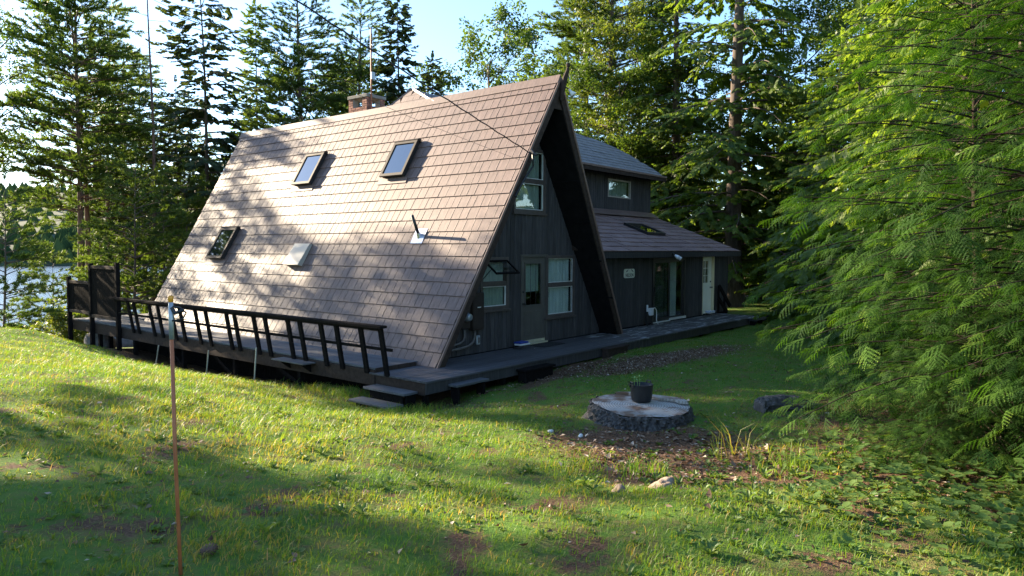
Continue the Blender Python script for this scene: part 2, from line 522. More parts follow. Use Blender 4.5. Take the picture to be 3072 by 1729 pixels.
# ------------------------------------------------------------------ terrain
CP = np.array([
    (0, 0, .66), (2.6, 2.1, .53), (2.2, 4.6, .50), (-3, 4, .85), (-3, -4, .75), (0, 10, .82), (4, 10, .40), (4, 6.5, .36), (1, 16, .75),
    (5.45, 20, .34), (2, 20, .62), (6.1, 20, .26), (6.75, 20, -.02), (8.5, 23.9, -.85), (8.5, 19, -.85), (8.5, 16.3, -.82),
    (8.5, 14.25, -.72), (8.5, 12.3, -.55), (8.5, 10.3, -.50), (7.6, 16.9, -.50), (7.6, 14.6, -.47), (7.6, 12.7, -.39), (6.5, 16, -.15), (6.3, 12.5, -.05),
    (7.2, 9.5, -.38), (8.2, 8.7, -.54), (7.9, 9.5, -.53), (9.4, 8.5, -.43), (11, 8.5, -.36), (12.75, 8.6, -.26), (14.5, 8.6, -.20), (17, 8.6, -.21), (22.5, 8.6, -.27),
    (6.6, 6.6, .05), (8.1, 4.5, -.03), (7.2, 3.6, .02), (6.0, 2.9, .14), (4.6, .3, .52), (5.2, 2.0, .42), (4.9, 2.9, .34), (4.9, 3.9, .28), (8.2, 1.8, .24), (7.2, -.5, .38), (10, 5.5, -.08), (13, 5.6, -.08), (13.5, 7.2, -.16), (16.5, 6.3, -.14),
    (10, 1, .18), (13, 2, .05), (12, -4, .35), (18, 2, 0), (25, 8.5, -.24), (25, 4, -.1), (32, 12, -.2), (30, 5, 0), (40, 20, 0), (36, 0, .2),
    (12, 12, -.9), (12, 20, -1.0), (20, 15, -.8), (18, 23, -1.0), (27, 16, -.5), (27, 24, -.8), (36, 30, -.3), (46, 40, 0), (30, 34, -1.6), (24, 30, -1.9),
    (10, 27, -1.3), (8.5, 30, -2.2), (6, 27, -1.0), (3, 27, -.5), (2, 33, -2.6), (8, 35, -4.0), (16, 33, -2.8), (20, 40, -5.0), (12, 42, -6.4), (3, 42, -6.4), (-6, 40, -5.5),
    (-8, 25, .3), (-10, 10, 1.1), (-12, -10, 1.0), (10, -14, .7), (30, -14, .6), (28, 46, -6.2), (40, 56, -5.0), (-12, 60, -8), (15, 60, -8.5), (40, 75, -8), (60, 60, -1.0), (70, 30, .6), (70, -10, 1)], dtype=float)


def rbf_fit(cp):
    d = np.linalg.norm(cp[:, None, :2] - cp[None, :, :2], axis=2)
    n = len(cp)
    A = np.zeros((n + 3, n + 3))
    A[:n, :n] = d
    A[np.arange(n), np.arange(n)] -= 0.25
    A[:n, n] = 1
    A[:n, n + 1:] = cp[:, :2]
    A[n, :n] = 1
    A[n + 1:, :n] = cp[:, :2].T
    b = np.zeros(n + 3)
    b[:n] = cp[:, 2]
    return np.linalg.solve(A, b)


RW = rbf_fit(CP)


def gz(x, y):
    x = np.atleast_1d(np.asarray(x, float))
    y = np.atleast_1d(np.asarray(y, float))
    sh = x.shape
    x, y = x.ravel(), y.ravel()
    xc, yc = np.clip(x, -12, 70), np.clip(y, -14, 75)
    z = np.empty(len(x))
    for i in range(0, len(x), 40000):
        d = np.hypot(xc[i:i + 40000, None] - CP[None, :, 0], yc[i:i + 40000, None] - CP[None, :, 1])
        z[i:i + 40000] = d @ RW[:len(CP)] + RW[len(CP)] + RW[len(CP) + 1] * xc[i:i + 40000] + RW[len(CP) + 2] * yc[i:i + 40000]
    w = np.exp(-((x - 8) ** 2 + (y - 6) ** 2) / 500)
    z += w * (0.022 * np.sin(x * 2.3 + 1) * np.sin(y * 1.9 + .4) + 0.012 * np.sin(x * 5.1 + y * 3.3) + 0.010 * np.sin(x * 3.1 - y * 6.7 + 2))
    far = np.maximum(np.hypot(np.clip(x - 70, 0, None) + np.clip(-12 - x, 0, None), np.clip(y - 75, 0, None) + np.clip(-14 - y, 0, None)), 0)
    z = np.where((y > 40) & (x < 40), np.minimum(z, -5.0 - np.clip((y - 40) * .1, 0, 4)), z)
    z = z - np.where(y > 75, np.clip(far * .02, 0, 6), 0) + np.where(y <= 75, np.clip(far * .01, 0, 3), 0)
    return z.reshape(sh)


def gz1(x, y):
    return float(gz(x, y)[0])


def blob(x, y, cx, cy, rx, ry, rot=0.0):
    c, s = math.cos(rot), math.sin(rot)
    u = ((x - cx) * c + (y - cy) * s) / rx
    v = (-(x - cx) * s + (y - cy) * c) / ry
    return np.exp(-(u * u + v * v) ** 1.5)


def wob(x, y):
    return 0.5 + 0.25 * (np.sin(x * 1.7 + 2 * np.sin(y * 1.1)) + np.sin(y * 2.1 + 1.6 * np.sin(x * .9 + 1)))


def bare(x, y):
    """bare soil / litter mask, 0..1"""
    b = np.zeros_like(x)
    b = np.maximum(b, 1.1 * blob(x, y, 7.15, 3.75, 1.15, 1.25))           # round the stump
    b = np.maximum(b, 1.15 * blob(x, y, 6.35, 2.95, 1.05, 1.0))
    b = np.maximum(b, 1.2 * blob(x, y, 14.3, 7.15, 2.6, .62, -.15))         # bark mulch by the deck
    b = np.maximum(b, 1.1 * blob(x, y, 12.2, 8.3, 2.0, .34, .1))
    b = np.maximum(b, 1.1 * blob(x, y, 7.6, 1.1, 1.9, 1.3, -.7))              # under the near hemlock
    b = np.maximum(b, 1.2 * blob(x, y, 10.5, 0.2, 3.4, 2.6, 0))
    b = np.maximum(b, 1.1 * blob(x, y, 8.6, 17, .9, 9, 0))                 # under the side deck
    b = np.maximum(b, 1.2 * ((x > 8.7) & (x < 25) & (y > 9.0) & (y < 24)))
    b = np.maximum(b, 1.0 * np.clip((y - 24) / 3, 0, 1))
    b = np.maximum(b, 1.0 * np.clip((x - 33) / 4, 0, 1))
    b = np.maximum(b, .55 * np.clip((wob(x * 3.1, y * 3.4) * .6 + wob(x * 1.2 + 5, y * 1.4) * .4 - .60) * 5, 0, 1) * (np.hypot(x, y) < 13))
    return np.clip(b, 0, 1)


def axis_pts(lo, a, b, hi, step, far):
    core = np.arange(a, b + step / 2, step)
    g, s = [], step
    p = b
    while p < hi:
        s = min(s * 1.18, far)
        p += s
        g.append(p)
    l, s = [], step
    p = a
    while p > lo:
        s = min(s * 1.18, far)
        p -= s
        l.append(p)
    return np.array(l[::-1] + list(core) + g)


gxs = axis_pts(-1500, -2, 27, 1500, .2, 120)
gys = axis_pts(-1200, -2, 25, 1800, .2, 120)
GX, GY = np.meshgrid(gxs, gys)
GZ = gz(GX, GY)
nx, ny = len(gxs), len(gys)
idx = np.arange(nx * ny).reshape(ny, nx)
quads = np.stack([idx[:-1, :-1], idx[:-1, 1:], idx[1:, 1:], idx[1:, :-1]], -1).reshape(-1, 4)
me = np_mesh('ground', np.stack([GX, GY, GZ], -1).reshape(-1, 3), quads, smooth=True, tint=bare(GX.ravel(), GY.ravel()))


def ground_mat():
    m_, nt, p = mat('lawn_soil')
    n1 = pos_noise(nt, 2.6, (1, 1, 1), 6, 0.75)
    n2 = pos_noise(nt, 9, (1, 1, 1), 6, 0.7)
    n3 = pos_noise(nt, 45, (1, 1, 1), 4, 0.7)
    g = ramp(nt, [(0.3, (0.065, 0.150, 0.026)), (0.5, (0.105, 0.190, 0.032)), (0.7, (0.145, 0.180, 0.044))])
    nt.links.new(n2.outputs[0], g.inputs[0])
    d = ramp(nt, [(0.25, (0.055, 0.032, 0.020)), (0.5, (0.13, 0.076, 0.046)), (0.68, (0.21, 0.135, 0.085)), (0.85, (0.30, 0.225, 0.155))])
    nt.links.new(n3.outputs[0], d.inputs[0])
    a = node(nt, "ShaderNodeAttribute", attribute_name='tint')
    # patchy edge: bare mask + noise
    ad = node(nt, "ShaderNodeMath", operation='ADD')
    nt.links.new(a.outputs['Fac'], ad.inputs[0])
    sb = node(nt, "ShaderNodeMath", operation='MULTIPLY_ADD')
    nt.links.new(n2.outputs[0], sb.inputs[0])
    sb.inputs[1].default_value = 1.5
    sb.inputs[2].default_value = -0.72
    nt.links.new(sb.outputs[0], ad.inputs[1])
    rr = ramp(nt, [(0.25, (0, 0, 0)), (0.55, (1, 1, 1))])
    nt.links.new(ad.outputs[0], rr.inputs[0])
    mx = node(nt, "ShaderNodeMix", data_type='RGBA')
    dry = ramp(nt, [(0.48, (0, 0, 0)), (0.64, (0.75, 0.75, 0.75))])
    nt.links.new(n1.outputs[0], dry.inputs[0])
    gm = node(nt, "ShaderNodeMix", data_type='RGBA')
    nt.links.new(dry.outputs[0], gm.inputs[0])
    nt.links.new(g.outputs[0], gm.inputs[6])
    gm.inputs[7].default_value = (0.19, 0.13, 0.062, 1)
    nt.links.new(rr.outputs[0], mx.inputs[0])
    nt.links.new(gm.outputs[2], mx.inputs[6])
    nt.links.new(d.outputs[0], mx.inputs[7])
    nt.links.new(mx.outputs[2], p.inputs['Base Color'])
    p.inputs['Roughness'].default_value = 0.95
    p.inputs['Specular IOR Level'].default_value = 0.1
    b = node(nt, "ShaderNodeBump", i_Strength=0.9, i_Distance=0.03)
    nt.links.new(n3.outputs[0], b.inputs['Height'])
    nt.links.new(b.outputs[0], p.inputs['Normal'])
    return m_


M['ground'] = ground_mat()
me.materials.append(M['ground'])
tag(put(bpy.data.objects.new('ground', me)), kind='structure')

# ------------------------------------------------------------------ lake and far shore
m_, nt, p = mat('lake_water')
p.inputs['Base Color'].default_value = (0.02, 0.035, 0.04, 1)
p.inputs['Roughness'].default_value = 0.22
p.inputs['IOR'].default_value = 1.33
nz = pos_noise(nt, 0.9, (1, 1, 1), 3)
bb = node(nt, "ShaderNodeBump", i_Strength=0.8, i_Distance=0.4)
nt.links.new(nz.outputs[0], bb.inputs['Height'])
nt.links.new(bb.outputs[0], p.inputs['Normal'])
M['water'] = m_
lx = np.array([(-900, 38), (60, 38), (420, 420), (420, 900), (-900, 900)], float)
me = np_mesh('lake', np.c_[lx, np.full(5, -6.0)], [[0, 1, 2, 3, 4]])
me.materials.append(M['water'])
tag(put(bpy.data.objects.new('lake', me)), kind='structure')

M['far_wood'] = noisy('far_wooded_hill', [(0.3, (0.026, 0.045, 0.022)), (0.7, (0.060, 0.085, 0.034))], 0.06, (1, 1, 1), 0.95, 0.0)
hv, hf = [], []
na, nr = 140, 24
for i in range(na):
    az = R(30) + R(130) * i / (na - 1)
    hgt = 50 + 16 * math.sin(az * 5 + 1) + 9 * math.sin(az * 13) + 4 * math.sin(az * 31)
    for j in range(nr):
        t = j / (nr - 1)
        rad = 375 + 520 * t
        z = -7 + (4 if j else 0) + hgt * (math.sin(t * math.pi * .5) ** 1.1) + 1.5 * math.sin(i * 1.7 + j * 2.3) * (j > 0)
        hv.append((rad * math.cos(az), rad * math.sin(az), z))
for i in range(na - 1):
    for j in range(nr - 1):
        a = i * nr + j
        hf.append([a, a + 1, a + nr + 1, a + nr])
me = np_mesh('hills', hv, hf, smooth=True)
me.materials.append(M['far_wood'])
tag(put(bpy.data.objects.new('hills', me)), kind='structure')
# the wood on the far shore reads as one mass
N = 3600
az = R(30) + R(130) * rng.random(N)
t = rng.random(N) ** 1.6
rad = 382 + 420 * t
hgt = 50 + 16 * np.sin(az * 5 + 1) + 9 * np.sin(az * 13) + 4 * np.sin(az * 31)
zz = -5 + hgt * np.sin(rad * 0 + (rad - 375) / 520 * np.pi * .5) ** 1.1
hh = 6 + 6 * rng.random(N)
ww = 2.2 + 1.8 * rng.random(N)
K = 5
ang = 2 * np.pi * np.arange(K) / K
V, F = [], []
px_, py_ = rad * np.cos(az), rad * np.sin(az)
rings = []
for (fr, fh) in ((.55, 0.0), (1.0, .28), (.62, .66), (.05, 1.0)):
    jit = 0.75 + 0.5 * rng.random((N, K))
    rings.append(np.stack([px_[:, None] + (ww * fr)[:, None] * np.cos(ang) * jit, py_[:, None] + (ww * fr)[:, None] * np.sin(ang) * jit,
                           np.repeat((zz + hh * fh - 1)[:, None], K, 1)], -1))
V = np.stack(rings, 1).reshape(-1, 3)
base = np.arange(N)[:, None, None] * 4 * K
rr_, kk_ = np.meshgrid(np.arange(3), np.arange(K), indexing='ij')
q = np.stack([rr_ * K + kk_, rr_ * K + (kk_ + 1) % K, (rr_ + 1) * K + (kk_ + 1) % K, (rr_ + 1) * K + kk_], -1).reshape(1, -1, 4)
F = (base + q).reshape(-1, 4)
M['far_tree'] = leaf_mat('far_shore_foliage', [(0.0, (0.030, 0.055, 0.022)), (1.0, (0.075, 0.110, 0.036))], 0.15, rough=1.0, spec=0.0)
me = np_mesh('far_shore_wood', V, F, tint=np.repeat(rng.random(N), 4 * K))
me.materials.append(M['far_tree'])
tag(put(bpy.data.objects.new('far_shore_wood', me)), 'distant wooded hillside across the lake', 'woodland', kind='stuff')

# ------------------------------------------------------------------ the house
XM, ZR, XL, XR = 13.06, 6.04, 9.50, 16.62
YW = 10.15                                     # gable wall plane
SLL = math.hypot(XM - XL, ZR)
SL = Vector(((XM - XL) / SLL, 0, ZR / SLL))     # up the left slope
NL = Vector((-SL.z, 0, SL.x))                   # outward normal of the left slope


def near_y(s):
    return 9.50 - 0.30 * min(s, SLL) / SLL


def far_y(s):
    return 21.75 + 0.40 * min(s, SLL) / SLL


def rp(y, s, h=0.0):
    return Vector((XL, y, 0)) + SL * s + NL * h


house = thing('a_frame_house', 'brown metal-roofed A-frame cabin with dark wing on its right', 'house', (13.0, 14.0, -0.3))

# roof slabs: left and right planes, 0.16 thick
b = MB()
TH = 0.17
BOX8 = [(0, 1, 2, 3), (7, 6, 5, 4), (0, 4, 5, 1), (1, 5, 6, 2), (2, 6, 7, 3), (3, 7, 4, 0)]
MIT = SLL - .36
b.add([rp(near_y(0), -.05, -.03), rp(near_y(SLL), SLL, -.03), rp(far_y(SLL), SLL, -.03), rp(far_y(0), -.05, -.03),
       rp(near_y(0), -.05, -.03 - TH), rp(near_y(MIT), MIT, -.03 - TH), rp(far_y(MIT), MIT, -.03 - TH), rp(far_y(0), -.05, -.03 - TH)], BOX8)
main_roof = b.build('main_roof', M['soffit'], house)
b = MB()
NRr = Vector((SL.z, 0, SL.x))
fr_ = lambda y, s, h=0.0: Vector((XR, y, 0)) + Vector((-SL.x, 0, SL.z)) * s + NRr * h
b.add([fr_(9.62, -.05, -.03), fr_(9.21, SLL, -.03), fr_(22.15, SLL, -.03), fr_(21.75, -.05, -.03),
       fr_(9.62, -.05, -.03 - TH), fr_(9.21, MIT, -.03 - TH), fr_(22.15, MIT, -.03 - TH), fr_(21.75, -.05, -.03 - TH)], BOX8)
b.build('right_roof_slope', M['soffit'], main_roof)

# shingles: courses of 0.305 m, each piece its own mesh
CRS = 0.305
pieces = []
rr = random.Random(3)
nc = int(SLL / CRS) + 1
for c in range(nc):
    s0 = c * CRS
    s1 = min(s0 + CRS + 0.035, SLL + .01)
    if s1 - s0 < .06:
        continue
    ya, yb = near_y(s0), far_y(s0)
    y = ya
    first = True
    while y < yb - 0.01:
        w = rr.choice((0.19, 0.215, 0.24, 0.265))
        if first:
            w = rr.uniform(.1, .26)
        e = min(y + w, yb)
        if yb - e < .08:
            e = yb
        pieces.append((c, s0, s1, y, e, first, e == yb))
        y = e
        first = False


def shingle_geo(s0, s1, y0, y1, first, last):
    """a pressed panel: lower edge proud and folded down, side lip raised"""
    g = 0.0026
    t0, t1 = near_y(s1) - near_y(s0), far_y(s1) - far_y(s0)
    la = y0 + g * .5
    lb = y1 - g * .5
    ua = la + (t0 if first else 0)
    ub = lb + (t1 if last else 0)
    lift = rr.uniform(0, .003)
    prof = [(0.0, .0), (0.010, .007), (0.020, .0), (None, 0), ]
    v, f = [], []
    for (s, a, bb_, h) in ((s0 - .004, la, lb, -.006), (s0 - .004, la, lb, .022 + lift), (s1, ua, ub, .004)):
        v += [rp(a, s, h), rp(a + .008, s, h + .0048), rp(a + .018, s, h + .0008), rp(bb_ - .005, s, h), rp(bb_, s, h - .0025)]
    for r_ in range(2):
        for k in range(4):
            i = r_ * 5 + k
            f.append((i, i + 5, i + 6, i + 1))
    return v, f


camv = Vector((0, 0, CAM_Z))
pieces.sort(key=lambda q: (rp((q[3] + q[4]) / 2, q[1] + .15) - camv).length)
cache = {}
field = MB()
for i, (c, s0, s1, y0, y1, first, last) in enumerate(pieces):
    if i < 300:
        edge = first or last or s1 > SLL
        key = round(y1 - y0, 3)
        if edge or key not in cache:
            v, f = shingle_geo(s0, s1, y0, y1, first, last)
            o_ = rp(y0, s0)
            me = bpy.data.meshes.new('metal_shingle')
            me.from_pydata([tuple(p - o_) for p in v], [], f)
            me.materials.append(M['roof_metal'])
            if not edge:
                cache[key] = me
        else:
            me = cache[key]
        o = put(bpy.data.objects.new('metal_shingle', me), main_roof)
        o.location = rp(y0, s0, rr.uniform(-.001, .001)) - ORG[house.name]
    else:
        field.add(*shingle_geo(s0, s1, y0, y1, first, last))
o = field.build('metal_shingle_field', M['roof_metal'], main_roof)
o['kind'] = 'stuff'

# ridge cap, rake boards, apex panel
b = MB()
SR_ = Vector((-SL.x, 0, SL.z))
top = Vector((XM, 9.17, ZR))
prof_ = [top + NL * .030 - SL * .16, top + Vector((0, 0, .075)), top + NRr * .030 - SR_ * .16, top + NRr * .012 - SR_ * .16, top + Vector((0, 0, .045)), top + NL * .012 - SL * .16]
b.prism(prof_, (0, 13.03, 0))
b.build('ridge_cap', M['roof_metal'], main_roof)
for nm, ln, nn, x0, yf0 in (('left', SL, NL, XL, 9.50), ('right', Vector((-SL.x, 0, SL.z)), NRr, XR, 9.62)):
    a0 = Vector((x0, yf0, 0)) - ln * .04
    a1 = Vector((XM, 9.20, ZR))
    b = MB()
    b.prism([a0 + nn * .012, a0 - nn * .185, a1 - nn * .185 - ln * .10, a1 + nn * .012], (0, -.03, 0))
    b.build('rake_board', M['brown_wood'], main_roof)
    b = MB()
    b.prism([a0 + nn * .022 + Vector((0, -.032, 0)), a0 - nn * .030 + Vector((0, -.032, 0)), a1 - nn * .030 + Vector((0, -.032, 0)), a1 + nn * .022 + Vector((0, -.032, 0))], (0, -.022, 0))
    b.build('drip_edge', M['flashing'], main_roof)
b = MB()
b.prism([(12.69, 9.235, 5.36), (13.43, 9.235, 5.36), (13.09, 9.215, 5.95), (13.03, 9.215, 5.95)], (0, .03, 0))
b.build('apex_panel', M['brown_wood'], main_roof)
# ledger strips on the inside of the right slope
for s in (1.3, 2.4, 3.5, 4.6):
    b = MB()
    p0 = fr_(9.40, s, -.205)
    p1 = fr_(10.1, s, -.205)
    b.bar(p0, p1, .035, .02, NRr)
    b.build('purlin', M['soffit'], main_roof)
# carved finial on the apex
b = MB()
b.tube([(13.06, 9.14, 5.55), (13.06, 9.10, 5.80), (13.07, 9.05, 6.02), (13.09, 9.0, 6.18), (13.10, 8.99, 6.27)], [.035, .055, .06, .04, .03], 8)
b.lathe((13.10, 8.99, 6.25), [(.02, -.01), (.045, .02), (.05, .055), (.035, .09), (.01, .10)], 10)
b.tube([(13.10, 8.99, 6.30), (13.13, 8.93, 6.30), (13.15, 8.89, 6.28)], [.02, .012, .003], 6)
b.build('finial', M['brown_wood'], house)

# small gable rising through the ridge (wing roof ridge ends here)
b = MB()
ga, gb, gc = rp(13.10, 6.93, -.02), rp(14.19, 7.54, -.02), rp(14.92, 6.95, -.02)
b.prism([ga, gb, gc], (4.6, 0, 0))
rg = b.build('ridge_gable', M['roof_metal'], house)
for (s0, s1) in ((6.96, 7.14), (7.14, 7.33), (7.33, 7.50)):
    ya = 13.12 + (s0 - 6.94) / .6 * 1.07
    yb = 14.90 - (s0 - 6.94) / .6 * .71
    n_ = max(1, int((yb - ya) / .22))
    for k in range(n_):
        y0 = ya + (yb - ya) * k / n_
        y1 = ya + (yb - ya) * (k + 1) / n_
        u0 = y0 + (.30 if k == 0 else 0)
        u1 = y1 - (.20 if k == n_ - 1 else 0)
        b = MB()
        if u1 - u0 < .04:
            u0 = u1 = (y0 + y1) / 2
        b.prism([rp(y0 + .002, s0, .004), rp(y1 - .002, s0, .004), rp(u1 - .002, s1, .0), rp(u0 + .002, s1, .0)][::-1], NL * .014)
        b.build('shingle', M['roof_metal'], rg)
b = MB()
for p0, p1 in ((ga, gb), (gb, gc)):
    d = (p1 - p0)
    up_ = Vector((0, -d.z, d.y)).normalized()
    if up_.z < 0:
        up_ = -up_
    b.prism([p0 + up_ * .02 - Vector((.03, 0, 0)), p1 + up_ * .02 - Vector((.03, 0, 0)), p1 + up_ * .07 - Vector((.03, 0, 0)), p0 + up_ * .07 - Vector((.03, 0, 0))], (.10, 0, 0))
b.build('gable_flashing', M['flashing'], rg)
for k in range(6):            # shingle courses on its front slope
    t0, t1 = k / 6, (k + 1) / 6 + .02
    b = MB()
    p0, p1 = ga.lerp(gb, t0), ga.lerp(gb, min(t1, 1))
    up_ = Vector((0, -(gb - ga).z, (gb - ga).y)).normalized()
    up_ = up_ if up_.z > 0 else -up_
    b.prism([p0 + up_ * .030 + Vector((.08, 0, 0)), p1 + up_ * .012 + Vector((.08, 0, 0)), p1 + up_ * .012 + Vector((4.4, 0, 0)), p0 + up_ * .030 + Vector((4.4, 0, 0))], up_ * .01)
    b.build('shingle_course', M['grey_shingle'], rg)

# ---- vertical board walls
WIN = []      # openings in the gable wall: x0,x1,z0,z1


def boards(parent, y, x0, x1, zbot, ztop, openings, seed, w=0.137, th=0.018, matl=None):
    r_ = random.Random(seed)
    x = x0
    while x < x1 - .02:
        e = min(x + w, x1)
        xc = (x + e) / 2
        za0, za1 = ztop(x + .005), ztop(e - .005)
        spans = [(zbot, None)]
        cuts = sorted([(o[2], o[3]) for o in openings if o[0] < xc < o[1]])
        segs, z = [], zbot
        for (c0, c1) in cuts:
            if c0 > z + .02:
                segs.append((z, c0, c0))
            z = c1
        if max(za0, za1) > z + .02:
            segs.append((z, max(za0, z), max(za1, z)))
        dy = r_.uniform(-.002, .002)
        for (z0, t0, t1) in segs:
            b_ = MB()
            a_, c_ = x + .005, e - .005
            ch = .010
            # chamfered front edges
            poly = [(a_, 0), (a_, -th + ch), (a_ + ch, -th), (c_ - ch, -th), (c_, -th + ch), (c_, 0)]
            vs = [(px, y + py + dy, z0) for px, py in poly] + [(px, y + py + dy, t0 + (t1 - t0) * (px - a_) / (c_ - a_)) for px, py in poly]
            fs = [(k, k + 1, k + 7, k + 6) for k in range(5)] + [tuple(range(6, 12)), tuple(range(5, -1, -1))]
            b_.add(vs, fs)
            b_.build('board', matl or M['wall'], parent)
        x = e


G_OPEN = [(11.53, 12.37, .95, 2.03), (12.93, 13.90, 0.0, 2.08), (13.93, 15.03, .62, 2.06), (12.66, 13.76, 3.13, 4.55)]
gx = lambda x: min((x - XL), (XR - x)) * ZR / (XM - XL) - 0.26
b = MB()        # backing wall with the openings left out, in strips
xs_ = sorted({9.75, 16.37, XM} | {o[0] for o in G_OPEN} | {o[1] for o in G_OPEN})
for xa, xb in zip(xs_[:-1], xs_[1:]):
    xc = (xa + xb) / 2
    cuts = sorted([(o[2], o[3]) for o in G_OPEN if o[0] < xc < o[1]])
    z = -.25
    for c0, c1 in cuts + [(None, None)]:
        if c0 is None:
            b.prism([(xa, YW, z), (xb, YW, z), (xb, YW, max(gx(xb), z + .001)), (xa, YW, max(gx(xa), z + .001))], (0, .1, 0))
        else:
            if c0 > z + .01:
                b.prism([(xa, YW, z), (xb, YW, z), (xb, YW, c0), (xa, YW, c0)], (0, .1, 0))
            z = c1
gable = b.build('gable_wall', M['soffit'], house)
boards(gable, YW, 9.78, 16.34, .02, gx, G_OPEN, 5)
# far gable wall, closes the house
b = MB()
b.prism([(9.8, 21.5, -.3), (16.3, 21.5, -.3), (XM, 21.5, 5.7)], (0, .12, 0))
b.build('rear_wall', M['wall'], house)
b = MB()
b.box(9.6, 16.5, 10.3, 21.4, -.28, -.2)
b.build('floor_slab', M['room'], house)


def wave_curtain(b_, x0, x1, y, z0, z1, amp=.02, n=40, ph=0.0):
    vs, fs = [], []
    for k in range(n + 1):
        x = x0 + (x1 - x0) * k / n
        yy = y + amp * math.sin(k * 1.35 + ph) + amp * .5 * math.sin(k * .61 + ph * 2)
        vs += [(x, yy, z0), (x, yy, z1)]
    for k in range(n):
        fs.append((2 * k, 2 * k + 2, 2 * k + 3, 2 * k + 1))
    b_.add(vs, fs)


def frame_rect(b_, x0, x1, z0, z1, w, y0, y1):
    b_.box(x0, x1, y0, y1, z1 - w, z1)
    b_.box(x0, x1, y0, y1, z0, z0 + w)
    b_.box(x0, x0 + w, y0, y1, z0 + w, z1 - w)
    b_.box(x1 - w, x1, y0, y1, z0 + w, z1 - w)


def double_window(x0, x1, z0, z1, zm, curtain, open_top=False, seed=0, full=True):
    w = MB()
    frame_rect(w, x0 - .06, x1 + .06, z0 - .03, z1 + .05, .075, YW - .045, YW + .06)
    w.box(x0 - .10, x1 + .10, YW - .075, YW + .0, z0 - .075, z0 - .032)
    w.box(x0 + .016, x1 - .016, YW - .03, YW + .05, zm - .055, zm + .055)
    win = w.build('window', M['window_trim'], house)
    for (a, c, op) in ((z0 + .046, zm - .057, False), (zm + .057, z1 - .027, open_top)):
        xa, xb = x0 + .018, x1 - .018
        if op:
            # awning sash hinged at the top, swung outward
            hz = c - .01
            L = (c - a)
            ang = R(52)
            dz, dy = -math.cos(ang), -math.sin(ang)
            P = lambda x, t, h=0: Vector((x, YW - .05 + dy * t * L + h * dz, hz + dz * t * L - h * dy))
            s = MB()
            for (q0, q1, t0, t1) in ((xa, xb, 0, .09), (xa, xb, .91, 1), (xa, xa + .04, .09, .91), (xb - .04, xb, .09, .91)):
                s.prism([P(q0, t0), P(q1, t0), P(q1, t1), P(q0, t1)], P(0, 0, .03) - P(0, 0, 0))
            s.build('open_sash', M['black_wood'], win)
            s = MB()
            for (q0, q1, t0, t1) in ((xa + .012, xb - .012, .93, .975), (xb - .030, xb - .012, .06, .93), (xa + .012, xb - .012, .03, .06)):
                s.prism([P(q0, t0, -.003), P(q1, t0, -.003), P(q1, t1, -.003), P(q0, t1, -.003)], P(0, 0, -.007) - P(0, 0, 0))
            s.build('sash_strip', M['white_strip'], win)
            s = MB()
            s.prism([P(xa + .04, .09, .012), P(xb - .04, .09, .012), P(xb - .04, .91, .012), P(xa + .04, .91, .012)], P(0, 0, .005) - P(0, 0, 0))
            s.build('pane', M['glass'], win)
            s = MB()
            s.bar((xa + .02, YW - .02, a + .05), P(xa + .02, .6), .012, .012)
            s.build('stay', M['black_metal'], win)
        else:
            s = MB()
            frame_rect(s, xa, xb, a, c, .014, YW - .020, YW + .02)
            s.build('sash_strip', M['white_strip'], win)
            s = MB()
            s.box(xa + .014, xb - .014, YW - .006, YW - .001, a + .014, c - .014)
            s.build('pane', M['glass'], win)
    s = MB()
    wave_curtain(s, x0 + .02, x1 - .02, YW + .085, z0 + .03, z1 - .02, .018, 36, seed)
    s.build('curtain', curtain, win)
    return win


double_window(11.53, 12.37, .95, 2.03, 1.49, M['curtain_dark'], True, 1)
double_window(13.93, 15.03, .62, 2.06, 1.385, M['curtain'], False, 2)
double_window(12.66, 13.76, 3.13, 4.55, 3.84, M['curtain_dark'], False, 3)

# ---- front door
b = MB()
frame_rect(b, 12.93 - .03, 13.90 + .0, 0.012, 2.10, .035, YW - .035, YW + .08)
b.box(12.88, 13.92, YW - .05, YW, 2.101, 2.13)
door = b.build('front_door', M['door_paint'], house)
b = MB()
D0, D1, DY = 12.945, 13.862, YW + .005
# slab with a glazed opening: four pieces round the light, lower field
b.box(D0, D1, DY, DY + .045, .05, .93)
b.box(D0, D0 + .135, DY, DY + .045, .93, 1.93)
b.box(D1 - .135, D1, DY, DY + .045, .93, 1.93)
b.box(D0, D1, DY, DY + .045, 1.93, 2.062)
b.build('slab', M['door_paint'], door)
b = MB()
frame_rect(b, D0 + .115, D1 - .115, .91, 1.95, .035, DY - .016, DY - .001)
b.build('glazing_bead', M['door_paint'], door)
b = MB()
b.box(D0 + .15, D1 - .15, DY + .015, DY + .020, .945, 1.915)
b.build('pane', M['glass'], door)
b = MB()
for xx in (D0 + .16, D0 + .365, D0 + .57):
    b.box(xx, xx + .012, DY + .008, DY + .013, .945, 1.915)
b.build('came', M['black_metal'], door)
b = MB()
wave_curtain(b, D0 + .12, D1 - .12, DY + .09, 1.25, 1.95, .012, 36, 3)
b.build('curtain', M['curtain_dark'], door)  # added sheet; its tone stands in for the glass reflecting trees and sky
for xx in (D0 + .115, D0 + .52):
    b = MB()
    frame_rect(b, xx, xx + .28, .22, .80, .028, DY - .012, DY - .001)
    b.box(xx + .06, xx + .22, DY - .008, DY - .001, .29, .73)
    b.build('raised_panel', M['door_paint'], door)
b = MB()
b.lathe((D0 + .07, DY - .002, .98), [(.028, 0), (.028, -.010), (.012, -.016), (.012, -.045), (.030, -.055), (.032, -.072), (.018, -.085)], 14, 'y')
b.build('door_knob', M['black_metal'], door)
b = MB()
b.lathe((D0 + .07, DY - .002, 1.26), [(.026, 0), (.026, -.018), (.016, -.026)], 14, 'y')
b.build('deadbolt', M['black_metal'], door)
b = MB()
